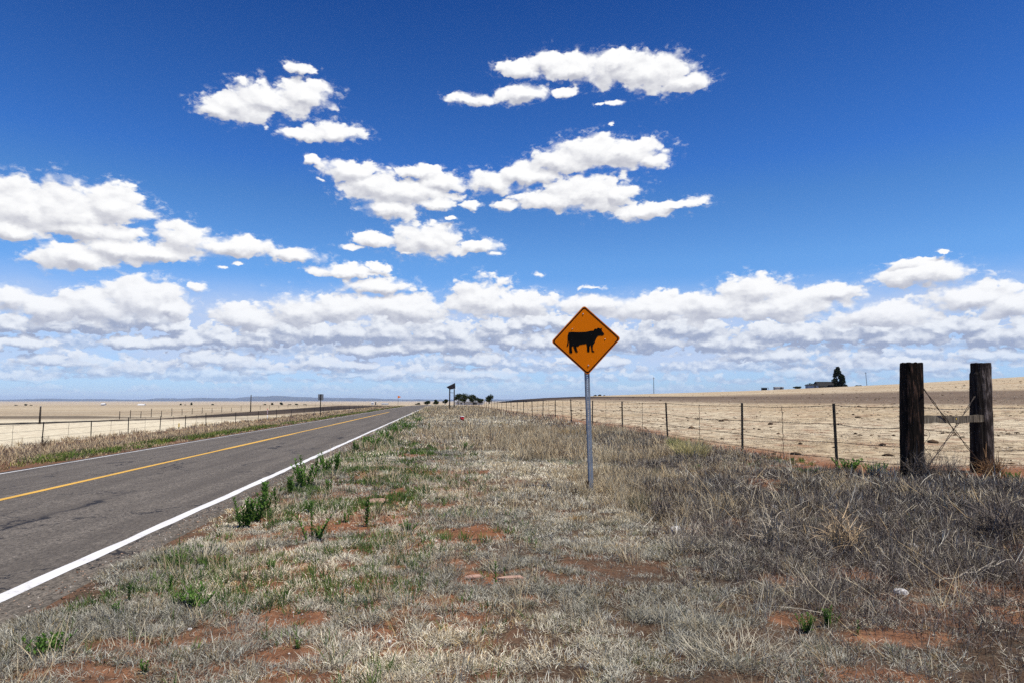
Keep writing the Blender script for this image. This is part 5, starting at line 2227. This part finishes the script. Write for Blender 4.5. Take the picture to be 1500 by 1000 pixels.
clump("pale fountain-like grass tuft at the bottom right of centre", 1075, 960, 380, 0.06, 0.24, [(0.56, 0.50, 0.37, 1.0)], 0.0034, 0.24, 0.75)
clump("dark wiry grass clump below and right of the sign post", 938, 748, 160, 0.25, 0.45, [(0.13, 0.12, 0.07, 1.0)], 0.004, 0.16, 0.45)


def tumbleweed(label, px, py, r, col, seed, n=420):
    P = G(px, py)
    g = np.random.default_rng(seed)
    base = np.zeros((n, 3))
    base[:, :2] = g.normal(0, r * 0.25, (n, 2))
    base[:, 2] = np.abs(g.normal(0.05, r * 0.35, n))
    c = np.array(col)[None] * g.uniform(0.5, 1.6, (n, 1))
    parts = [blades(base, g.uniform(r * 0.6, r * 1.3, n), g.uniform(0, 6.28, n), g.uniform(0.1, 1.4, n), g.normal(0.5, 0.9, n), np.full(n, 0.008), c, 4, (1, .9, .8, .6))]
    v, q, t, cc = join(parts)
    v[:, 2] = np.maximum(v[:, 2], 0.0)
    o = mesh_np("tumbleweed", v, q, t, M_TWIG, cc)
    o.location = P
    tag(o, label, "tumbleweed", "tumbleweeds caught in the brush")


tumbleweed("grey-brown tumbleweed caught against the foot of the charred wooden post", 1352, 706, 0.42, (0.15, 0.125, 0.105), 1, 520)
tumbleweed("paler tumbleweed below the brace wires between the wooden posts", 1392, 700, 0.32, (0.24, 0.205, 0.165), 2, 260)
tumbleweed("rusty brown dry bush at the foot of the split wooden post", 1455, 704, 0.34, (0.23, 0.135, 0.07), 3, 420)
tumbleweed("dark grey tumbleweed beside a white stone right of the sign post", 965, 764, 0.24, (0.15, 0.125, 0.105), 4, 200)
tumbleweed("tan branching dead bush in the middle of the dark brush", 1236, 812, 0.28, (0.38, 0.28, 0.17), 5, 260)
tumbleweed("dark grey dead bush at the right edge of the foreground", 1470, 790, 0.36, (0.15, 0.125, 0.105), 6, 260)
tumbleweed("bleached dry bush in straw right of centre foreground", 1130, 800, 0.24, (0.36, 0.31, 0.24), 7, 240)
tumbleweed("dry bush on the near side of the left fence's nearest post", 66, 656, 0.42, (0.13, 0.09, 0.055), 8, 260)


def stone(name, label, px, py, w, d, h, mat, seed, cat="stone", group=None):
    P = G(px, py)
    r = np.random.default_rng(seed)
    n, m_ = 14, 7
    vs, fs = [], []
    for i in range(m_):
        ph = -math.pi / 2 + math.pi * i / (m_ - 1)
        for k in range(n):
            a = 2 * math.pi * k / n
            q = 1 + r.normal(0, 0.10)
            cr = math.copysign(abs(math.cos(ph)) ** 0.6, math.cos(ph))
            vs.append((w / 2 * cr * math.cos(a) * q, d / 2 * cr * math.sin(a) * q, h / 2 * math.sin(ph) * (1 + r.normal(0, 0.06)) + h * 0.25))
    for i in range(m_ - 1):
        for k in range(n):
            fs.append((i * n + k, i * n + (k + 1) % n, (i + 1) * n + (k + 1) % n, (i + 1) * n + k))
    o = link_mesh(name, vs, fs, mat)
    o.location = P
    o.rotation_euler = (0, 0, r.uniform(-0.4, 0.4))
    tag(o, label, cat, group)


stone("stone_slab", "flat pinkish slab beside the tall upright weed on the verge", 553, 735, 0.30, 0.34, 0.07, M_PINK, 1, "stone", "stones on the verge")
stone("stone_slab", "long low pinkish slab at the foot of the single green stalk, left piece", 694, 847, 0.17, 0.05, 0.045, M_PINK, 2, "stone", "stones on the verge")
stone("stone_slab", "long low pinkish slab right of the single green stalk", 749, 848, 0.22, 0.06, 0.04, M_PINK, 3, "stone", "stones on the verge")
stone("white_stone", "bright white stone beside the dark tumbleweed right of the sign", 991, 779, 0.115, 0.10, 0.10, M_STONE, 4, "stone", "stones on the verge")
stone("white_stone", "small white stone in brush below the second nearest steel fence post", 1131, 698, 0.11, 0.09, 0.10, M_STONE, 5, "stone", "stones on the verge")
stone("white_stone", "white stone in brush straight below the small one by the fence", 1134, 748, 0.10, 0.09, 0.11, M_STONE, 6, "stone", "stones on the verge")
stone("white_stone", "pale grey-white stone in dark brush below the charred post", 1338, 805, 0.11, 0.08, 0.09, M_STONE, 7, "stone", "stones on the verge")
stone("white_stone", "pale flat stone on bare soil in the lower right brush", 1319, 869, 0.10, 0.06, 0.055, M_STONE, 8, "stone", "stones on the verge")
stone("white_stone", "tiny white stone on red soil left of bottom centre", 571, 941, 0.025, 0.022, 0.022, M_STONE, 9, "stone", "stones on the verge")
stone("white_stone", "tiny white stone by the broad dark green weed at left", 278, 922, 0.03, 0.022, 0.02, M_STONE, 10, "stone", "stones on the verge")


def litter():
    P = G(677, 616)
    root = empty("litter_cup", P, 0, "small red and white paper cup lying far along the verge", "cup")
    m = MB()
    m.tube([(0, 0, 0.02), (0, 0, 0.30)], [0.11, 0.15], 12)
    m.build("cup", M_RED, root, True)
    m = MB()
    m.tube([(0, 0, 0.30), (0, 0, 0.36)], [0.165, 0.14], 12)
    m.build("lid", M_WHT, root, True)


litter()


def long_stalk():
    a, b = G(1375, 858), G(1484, 842)
    m = MB()
    z0, z1_ = a.z + 0.04, b.z + 0.14
    pts = []
    for q in range(13):
        f = q / 12
        p = a.lerp(b, f)
        p.z = z0 + (z1_ - z0) * f ** 1.3 + 0.012 * math.sin(q * 1.9)
        pts.append(p - a)
    m.tube(pts, [0.0075 - 0.0045 * q / 12 for q in range(13)], 6)
    for q in (4, 7, 9):
        d = Vector((random.uniform(0.05, 0.12), random.uniform(-0.05, 0.05), 0.06))
        m.tube([pts[q], pts[q] + d], [0.004, 0.002], 4)
    o = m.build("fallen_stalk", simple("bleached_stalk", (0.52, 0.46, 0.36), (0.40, 0.34, 0.26), 20, 0.9, bump=0))
    o.location = a
    tag(o, "long bleached stalk lying over the brush near the right edge", "stalk")


long_stalk()


# ------------------------------------------------------------------ air: far things fade to blue
def haze():
    S, z0, z1h = 47000.0, -62.0, 260.0
    m, T, out = new_mat("thin_air")
    v = T.n("ShaderNodeVolumePrincipled")
    v.inputs["Color"].default_value = (0.52, 0.70, 1.0, 1)
    v.inputs["Density"].default_value = HAZE
    v.inputs["Anisotropy"].default_value = 0.0
    T.t.links.new(v.outputs[0], out.inputs["Volume"])
    b = MB()
    b.box((0, 0, (z0 + z1h) / 2), (2 * S, 2 * S, z1h - z0))
    tag(b.build("haze", m), kind="stuff")


HAZE = 2.2e-5
haze()
